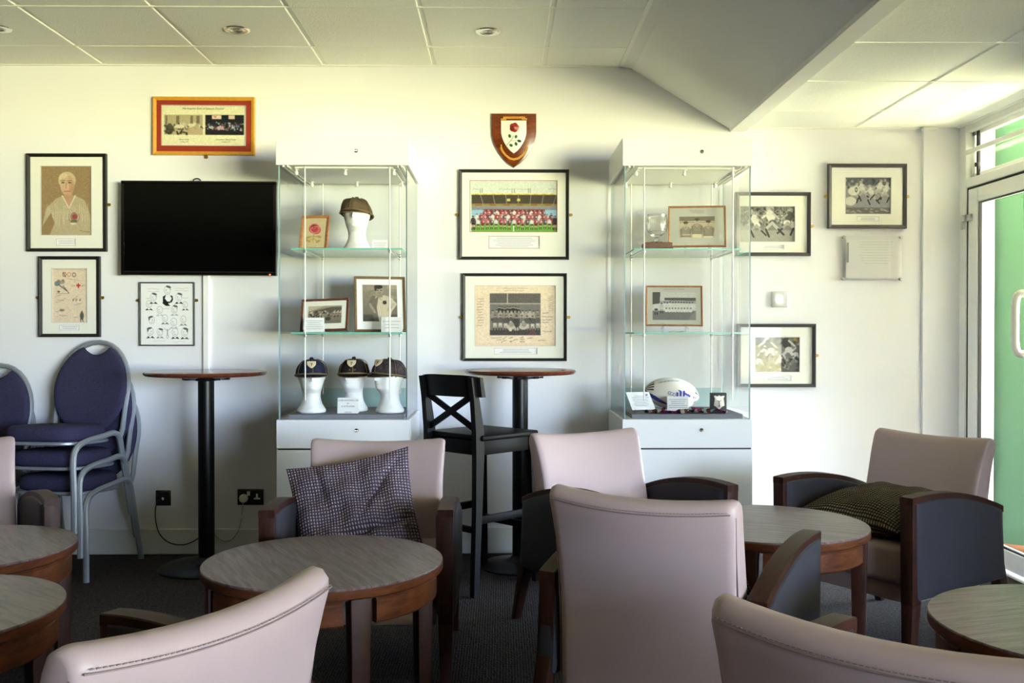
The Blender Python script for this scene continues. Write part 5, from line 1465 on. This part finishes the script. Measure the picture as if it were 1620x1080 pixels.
# ---- standing frames
def stand_frame(label, cxp, bot, W, H, Y, zb, canvas, fmat, mmat, rz, lean, fw=0.014, border=0.03, bb=0.03, inner=True, roll=0, lines=None, stand=False):
    p = atY(cxp, bot, Y)
    t = thing('standing_frame', label, 'framed picture', (p.x, Y, zb), 0, 'framed photographs in the display cases')
    canvas.age(0.4, 5)
    t.rotation_mode = 'XYZ'
    t.matrix_world = Matrix.Translation((p.x, Y, zb)) @ Matrix.Rotation(rz, 4, 'Z') @ Matrix.Rotation(R(-lean), 4, 'X') @ Matrix.Translation((0, 0, H / 2)) @ Matrix.Rotation(roll, 4, 'Y')
    frame_parts(t, W, H, fw, 0.012, fmat)
    bm = BM(); box(bm, (0, -0.002, 0), (W - 0.004, 0.003, H - 0.004)); obj('backing_board', bm, M_brownfr, t, smooth=False)
    if inner:
        bm = BM(); box(bm, (0, -0.0045, 0), (W - 1.6 * fw, 0.002, H - 1.6 * fw)); obj('mount', bm, mmat, t, smooth=False)
        obj('picture', canvas.mesh(W - 2 * fw - 2 * border, H - 2 * fw - border - bb, -0.0062, 0, (bb - border) / 2), M_paint, t)
    else:
        obj('picture', canvas.mesh(W - 1.9 * fw, H - 1.9 * fw, -0.0045), M_paint, t)
    if lines:
        for s_, zz, sz in lines: text(s_, sz, M_inkpale, t, (0, -0.0062, zz))
    bm = BM(); box(bm, (0, -0.0085, 0), (W - 1.8 * fw, 0.0015, H - 1.8 * fw)); obj('glazing', bm, M_pane, t, smooth=False)
    bm = BM(); barsq(bm, (0, 0.001, H * 0.2), (0, H * 0.32, -H / 2 + H * 0.09), 0.02, 0.003); obj('strut', bm, M_acryl if stand else M_brownfr, t)
    if stand:
        for s in (-1, 1):
            bm = BM(); x = s * W * 0.2
            tube(bm, bez([(x, 0.05, -H / 2 - 0.022), (x, 0.0, -H / 2 - 0.004), (x, -0.016, -H / 2 - 0.004), (x, -0.02, -H / 2 + 0.012)], 14), 0.0045, 8); tube(bm, bez([(x, -0.012, -H / 2 - 0.004), (x * 1.2, -0.03, -H / 2 - 0.022)], 4), 0.0045, 8)
            obj('clear_stand', bm, M_acryl, t)
    return t
c = Canvas(0, 0, 40, 46, [206, 188, 150], 2.6); c.noise(4, 2)
c.ell(18, 16, 9, 7.5, [206, 96, 96]); c.ell(22, 19, 8, 6, [196, 84, 86]); c.ring(18, 15, 5, 4, 1.2, [140, 50, 56]); c.ell(17, 13, 2.4, 2, [90, 40, 46]); c.ring(20, 18, 7, 5, 1, [226, 140, 136])
for a in ((19, 24, 18, 36), (18, 28, 9, 30), (18, 28, 28, 29), (18, 31, 10, 36), (18, 31, 27, 37)): c.line(*a, 1.8, [186, 160, 96])
for a in ((9, 30, -15), (28, 29, 15), (10, 35, 25), (27, 36, -25)): c.ell(a[0], a[1], 4, 1.8, [176, 152, 88], 1, a[2])
stand_frame('small gold frame with an embroidered red rose, left on the upper shelf', 496, 389, 0.148, 0.182, 4.88, ZS1, c, M_oakfr, M_mat, R(-10), 14, fw=0.012, inner=False)
c = Canvas(0, 0, 60, 38, SEP(150), 2.2); c.grad(SEP(176), SEP(110), .8); c.poly([(0, 0), (30, 0), (10, 8), (0, 12)], SEP(196))
c.poly([(12, 10), (40, 3), (60, 3), (60, 16), (0, 18)], SEP(100))
for i in range(46):
    x, y = c.r.uniform(2, 38), c.r.uniform(12, 26); c.ell(x, y, c.r.uniform(1.2, 2.6), c.r.uniform(1.4, 3), SEP(c.r.choice([60, 90, 150, 205])), .85)
for x in (46, 52, 57): c.runner(x, 18, 17, SEP(190), SEP(150), SEP(90), 1)
c.ell(36, 28, 5, 4, SEP(70)); c.noise(4)
stand_frame('wooden frame with a sepia scrum photograph, left on the lower shelf', 512, 520, 0.248, 0.170, 4.90, ZS2 + 0.004, c, M_brownfr, M_mat, R(-8), 16, fw=0.010, border=0.026, bb=0.03, roll=R(-2))
c = Canvas(0, 0, 52, 64, SEP(140), 2.0); c.grad(SEP(150), SEP(90), .7)
for i in range(14): c.ell(c.r.uniform(0, 52), c.r.uniform(2, 26), 9, 4, SEP(c.r.choice([120, 160, 176])), .35)
c.rect(0, 52, 52, 64, SEP(84)); c.poly([(17, 64), (13, 40), (14, 26), (22, 20), (32, 18), (44, 23), (52, 34), (44, 46), (40, 64)], SEP(196)); c.poly([(17, 64), (13, 40), (15, 27), (24, 20), (21, 40), (24, 64)], SEP(110))
c.line(11, 34, 16, 22, 6, SEP(110)); c.line(11, 34, 18, 48, 4, SEP(150)); c.ell(25, 10, 6.4, 8, SEP(156)); c.ell(24, 3.6, 6.6, 3.6, SEP(52)); c.ell(19.6, 7, 1.6, 4, SEP(60)); c.rect(22, 16, 30, 22, SEP(140)); c.ell(22.6, 9.6, 1.5, .7, SEP(60)); c.ell(28, 9.6, 1.5, .7, SEP(60)); c.line(23, 14.2, 27, 14.2, .8, SEP(80))
c.line(24, 21, 28, 27, 1.2, SEP(140)); c.ell(33, 31, 3.2, 3.4, SEP(56)); c.line(46, 34, 38, 44, 4.6, SEP(176)); c.noise(3)
stand_frame('tall antique-gold frame with a sepia portrait of a standing player, right on the lower shelf', 602, 523, 0.262, 0.292, 4.93, ZS2, c, M_antfr, M_card, R(12), 13, fw=0.013, border=0.030, bb=0.042, roll=R(0))
c = Canvas(0, 0, 60, 42, SEP(210), 2.2); c.rect(0, 0, 60, 12, SEP(120)); c.rect(0, 9, 60, 11, SEP(216)); c.grad(SEP(200), SEP(170), .2)
for x, y in ((11, 14), (30, 8), (49, 12)):
    c.rect(x - 7.5, y + 14, x + 7.5, y + 30, SEP(150)); c.ell(x, y + 14, 9, 8, SEP(158)); c.ell(x, y + 2, 4, 5.4, SEP(206)); c.ell(x, y - 2, 4.2, 2.6, SEP(86)); c.ell(x - 1.5, y + 1.6, .8, .5, SEP(60)); c.ell(x + 1.5, y + 1.6, .8, .5, SEP(60)); c.line(x - 1.4, y + 4.8, x + 1.4, y + 4.8, .6, SEP(90))
    c.line(x - 8, y + 12, x - 7, y + 26, 3.6, SEP(140)); c.line(x + 8, y + 12, x + 7, y + 26, 3.6, SEP(140)); c.rect(x - 7.5, y + 27, x + 7.5, 42, SEP(238)); c.line(x - 3, y + 8, x, y + 12, 1, SEP(210)); c.line(x + 3, y + 8, x, y + 12, 1, SEP(210))
c.line(6, 36, 18, 36, 3, SEP(200)); c.noise(3)
M_mountg = principled('pale_grey_mount', rgb(206, 204, 194), .8)
stand_frame('wooden frame with a photograph of three players, on the upper shelf of the right case', 1103, 384, 0.290, 0.222, 4.87, ZS1 + 0.016, c, M_oakfr, M_mountg, R(-9), 16, fw=0.008, border=0.048, bb=0.042, lines=(('SEASON 1953-54', .085, .010), ('THREE FORWARDS', .075, .008)), stand=True, roll=R(0.4))
c = Canvas(0, 0, 72, 54, GR(214), 2.0); c.poly([(0, 0), (13, 0), (12, 22), (0, 24)], GR(96)); c.poly([(20, 11), (72, 11), (72, 17), (20, 16)], GR(104)); c.rect(12, 17, 72, 22, GR(176)); c.rect(0, 36, 72, 54, GR(130))
for i in range(11): c.person(20 + i * 4.6, 19 + c.r.uniform(-.6, .6), 21, GR(222), GR(150), GR(226), True, 1.2)
for i in range(9): c.ell(23 + i * 5, 36, 3, 3, GR(226)); c.ell(23 + i * 5, 31.4, 1.5, 1.8, GR(140))
c.person(6, 20, 24, GR(220), GR(150), GR(70)); c.person(15, 21, 20, GR(200), GR(150), GR(210)); c.noise(4); c.poly([(58, 54), (72, 34), (72, 54)], GR(165), .5)
stand_frame('wooden frame with a team photograph, on the lower shelf of the right case', 1067, 513, 0.285, 0.212, 4.88, ZS2 + 0.030, c, M_oakfr, M_mountg, R(-7), 15, fw=0.007, border=0.026, bb=0.024, stand=True, lines=(('HARLEQUINS v CARDIFF', .088, .0095),), roll=R(0.5))

# ---- crystal trophy
p = spot(1039, 388, ZS1, 4.90)
t = thing('glass_trophy', 'cut-glass bowl trophy on a brown wooden plinth, on the upper shelf of the right case', 'trophy', p)
bm = BM(); rs = []
for s, z in ((0.082, 0), (0.082, 0.004), (0.074, 0.010), (0.070, 0.014), (0.070, 0.036), (0.066, 0.040)): rs.append([(-s, -s * .8, z), (s, -s * .8, z), (s, s * .8, z), (-s, s * .8, z)])
rings(bm, rs); obj('wooden_plinth', bm, M_brownfr, t, smooth=False)
bm = BM(); n = 36
outp = [(0.030, 0.0405), (0.030, 0.046), (0.012, 0.052), (0.009, 0.062), (0.016, 0.070), (0.032, 0.080), (0.047, 0.098), (0.054, 0.122), (0.053, 0.150), (0.047, 0.172), (0.050, 0.184)]
inp = [(0.0465, 0.184), (0.0435, 0.172), (0.0495, 0.150), (0.0505, 0.122), (0.043, 0.100), (0.026, 0.086), (0.002, 0.082)]
rs = []
for k, (r, z) in enumerate(outp + inp):
    cut = 0.0016 if (5 < k < 10) else 0
    rs.append([((r + cut * (i % 2)) * math.cos(2 * PI * (i + 0.5 * (k % 2)) / n), (r + cut * (i % 2)) * math.sin(2 * PI * (i + 0.5 * (k % 2)) / n), z) for i in range(n)])
rings(bm, rs); obj('crystal_bowl', bm, M_crystal, t, smooth=20)

# ---- rugby ball
def ball():
    bm = BM(); n, m = 40, 64; rs = []; L_, r0 = 0.138, 0.080
    for i in range(n + 1):
        u = -1 + 2 * i / n; u = math.sin(u * PI / 2)
        r = r0 * (max(0, 1 - abs(u) ** 2.0)) ** 0.56 + 0.0006
        rs.append([(u * L_, r * math.cos(2 * PI * k / m) * (1 - .012 * (1 - abs(math.sin(2 * 2 * PI * k / m)) ** .4)), r * math.sin(2 * PI * k / m)) for k in range(m)])
    rings(bm, rs); me = bpy.data.meshes.new('ball'); bmesh.ops.recalc_face_normals(bm, faces=bm.faces[:])
    bmesh.ops.subdivide_edges(bm, edges=bm.edges[:], cuts=1, use_grid_fill=True)
    bm.to_mesh(me); bm.free(); me.polygons.foreach_set('use_smooth', [True] * len(me.polygons))
    at = me.color_attributes.new('ink', 'FLOAT_COLOR', 'POINT'); cols = []
    W_, B_, K_ = rgb(226, 222, 214), rgb(58, 66, 158), rgb(34, 32, 40)
    for v in me.vertices:
        x, y, z = v.co; u = x / L_; a = math.degrees(math.atan2(z, -y)); c_ = W_   # a=0 faces camera, + up
        w1 = a - (28 - 34 * u)          # sweeping band across the front
        if u > 0.12 and abs(w1) < 2.5 + 9 * max(0, u - .2): c_ = B_ if int(u * 60) % 2 or u < .3 else W_
        w2 = a - (-42 - 22 * u)
        if u < -0.1 and abs(w2) < 12 * min(1, -u * 1.6): c_ = (K_ if int(a / 5) % 2 else B_) if int(u * 50) % 2 else B_
        if u < -0.72 and 10 < a < 75: c_ = K_ if int(a / 9) % 2 else W_
        if u < 0.16 and u > -.6 and abs(a - (62 + 20 * u)) < 1.8: c_ = B_
        if u > .8 and abs(a) > 20: c_ = K_ if int(a / 10) % 2 else W_
        cols.append(c_)
    at.data.foreach_set('color', np.array(cols, dtype=float).ravel())
    return me
p = spot(1063, 651, ZP + 0.004, 4.93)
o = obj('rugby_ball', ball(), M_paint); o.location = p + Vector((0, 0, 0.086)); o.rotation_euler = (R(5), R(8), R(-4))
tag(o, 'white rugby ball with blue and black markings and signatures, in the right case', 'rugby ball')
bm = BM()
for k in range(3):   # three slanting bars and three rings on the panel facing us
    b2 = 0.020 + k * 0.016; h_ = 0.010 + 0.006 * k
    pts = [(b2, -0.014), (b2 + 0.010, -0.014), (b2 + 0.006, h_), (b2 - 0.004, h_)]; prism(bm, pts, -0.0822 + 0.0006 * k, -0.0795 + .0006 * k)
lg = obj('printed_bars', bm, principled('print_blue', rgb(52, 62, 160), .5), o, smooth=False); lg.location = (-0.004, 0.002, 0.010)
bm = BM()
for k in range(3): tube(bm, [(-0.010 + k * 0.013 + 0.007 * math.cos(q * PI / 8), -0.0812, 0.012 - k * 0.003 + 0.007 * math.sin(q * PI / 8)) for q in range(16)], 0.0011, 5, closed=True)
lg = obj('printed_rings', bm, MT['print_blue'], o); lg.location = (-0.012, 0, 0.0)

# ---- scarf in club colours: folded striped cloth
def scarf():
    bm = BM(); nx, ny = 90, 12; ups = []
    X0, X1 = -0.20, 0.20
    g = []
    rnd = random.Random(4)
    for i in range(nx + 1):
        x = X0 + (X1 - X0) * i / nx; r = []
        for j in range(ny + 1):
            y = -0.075 + 0.13 * j / ny + 0.012 * math.sin(x * 22) + 0.006 * math.sin(x * 61)
            z = 0.009 + 0.008 * math.sin(x * 48 + j * .5) + 0.005 * math.sin(x * 95 + 1.3 * j) + 0.0035
            r.append(bm.verts.new((x, y, max(0.0015, z))))
        g.append(r)
    for i in range(nx):
        for j in range(ny): bm.faces.new((g[i][j], g[i + 1][j], g[i + 1][j + 1], g[i][j + 1]))
    bmesh.ops.solidify(bm, geom=bm.faces[:], thickness=-0.001)
    me = bpy.data.meshes.new('scarf'); bm.to_mesh(me); bm.free(); me.polygons.foreach_set('use_smooth', [True] * len(me.polygons))
    at = me.color_attributes.new('ink', 'FLOAT_COLOR', 'POINT')
    pal = [rgb(196, 40, 150), rgb(30, 28, 30), rgb(222, 220, 214), rgb(132, 84, 60), rgb(176, 206, 214), rgb(120, 34, 66)]
    at.data.foreach_set('color', np.array([pal[(int((v.co.x + .3) * 52) + (3 if v.co.y > 0.0 else 0) + (2 if v.co.y > -.05 else 0)) % 6] for v in me.vertices], dtype=float).ravel())
    return me
p = spot(1082, 652, ZP, 4.835); o = obj('scarf', scarf(), M_paint); o.location = p
tag(o, 'striped magenta, black and white scarf lying under the rugby ball', 'scarf')

# ---- invitation on an easel
a = atY(996, 621, 4.79); b = atY(1039, 651, 4.79); W, H = 0.118, 0.096
t = thing('easel_card', 'large white card on a small clear easel, left of the rugby ball', 'card', (0, 0, 0))
t.matrix_world = Matrix.Translation((atY(1015, 650, 4.79).x, 4.79, ZP + 0.016)) @ Matrix.Rotation(R(6), 4, 'Z') @ Matrix.Rotation(R(-24), 4, 'X') @ Matrix.Rotation(R(0), 4, 'Y')
bm = BM(); prism(bm, [(-W / 2 + 0.012, 0), (W / 2 + 0.012, 0.003), (W / 2 - 0.012, H), (-W / 2 - 0.012, H - 0.001)], -0.001, 0.001); obj('card_sheet', bm, M_card, t, smooth=False)
grey_lines(t, (0, H / 2, W * 0.85, H * 0.7), 7, -0.0014)
bm = BM(); prism(bm, shield(0.012, 0.014), -0.0016, -0.001); obj('crest', bm, M_inkpale, t, loc=(W / 2 - 0.026, 0, H - 0.018), smooth=False)
bm = BM()
for x in (-0.035, 0.042): tube(bm, [(x, 0.03, -0.008), (x, -0.012, -0.014), (x, -0.013, 0.006)], 0.003, 8); tube(bm, [(x, 0.006, -0.012), (x * .6, 0.003, H * 0.9), (x * .6, 0.05, 0.01)], 0.0025, 8)
obj('clear_easel', bm, M_acryl, t)

# ---- black box with silver crest
p = spot(1136, 653.5, ZP, 4.80)
t = thing('crest_box', 'small upright black box with a silver crest, at the right end beside the scarf', 'badge box', p, R(5))
bm = BM(); box(bm, (0, 0, 0.0505), (0.080, 0.030, 0.101), 0.003, 2); obj('box_body', bm, principled('black_box_cloth', rgb(22, 24, 32), .6), t)
M_silv = principled('pewter', rgb(196, 190, 176), 0.45, metal=0.3)
bm = BM()
pts = [(-0.022, 0.024), (-0.028, 0.036), (-0.018, 0.038), (-0.010, 0.034), (0, 0.040), (0.010, 0.034), (0.018, 0.038), (0.028, 0.036), (0.022, 0.024), (0.025, 0.008), (0.027, -0.012), (0.014, -0.018), (0, -0.032), (-0.014, -0.018), (-0.027, -0.012), (-0.025, 0.008)]
prism(bm, [(x, z) for x, z in pts], -0.004, 0, 0.001); o = obj('silver_crest', bm, M_silv, t, loc=(0, -0.015, 0.050))
bm = BM(); tube(bm, [(0, -0.005, 0.012), (0.001, -0.005, -0.008), (-0.003, -0.005, -0.018)], 0.0022, 6); tube(bm, [(-0.010, -0.005, 0.014), (0, -0.005, 0.008), (0.009, -0.005, 0.016)], 0.0016, 6); tube(bm, [(0.001, -0.005, -0.006), (0.004, -0.005, -0.018)], 0.0016, 6); obj('crest_figure', bm, principled('enamel_blue', rgb(40, 44, 90), .4), o)
# ---- small gilt medal lying on the lower shelf of the right case
p = spot(1071, 526, ZS2, 4.80)
t = thing('gilt_brooch', 'thin gilt object lying flat on the lower shelf of the right case', 'ornament', p)
bm = BM(); lathe(bm, [(0.001, 0.004), (0.014, 0.003), (0.018, 0.0)], 20, (0.018, 0, 0)); box(bm, (-0.018, 0, 0.0015), (0.05, 0.012, 0.003), 0.001, 1); obj('gilt_piece', bm, M_brass, t)
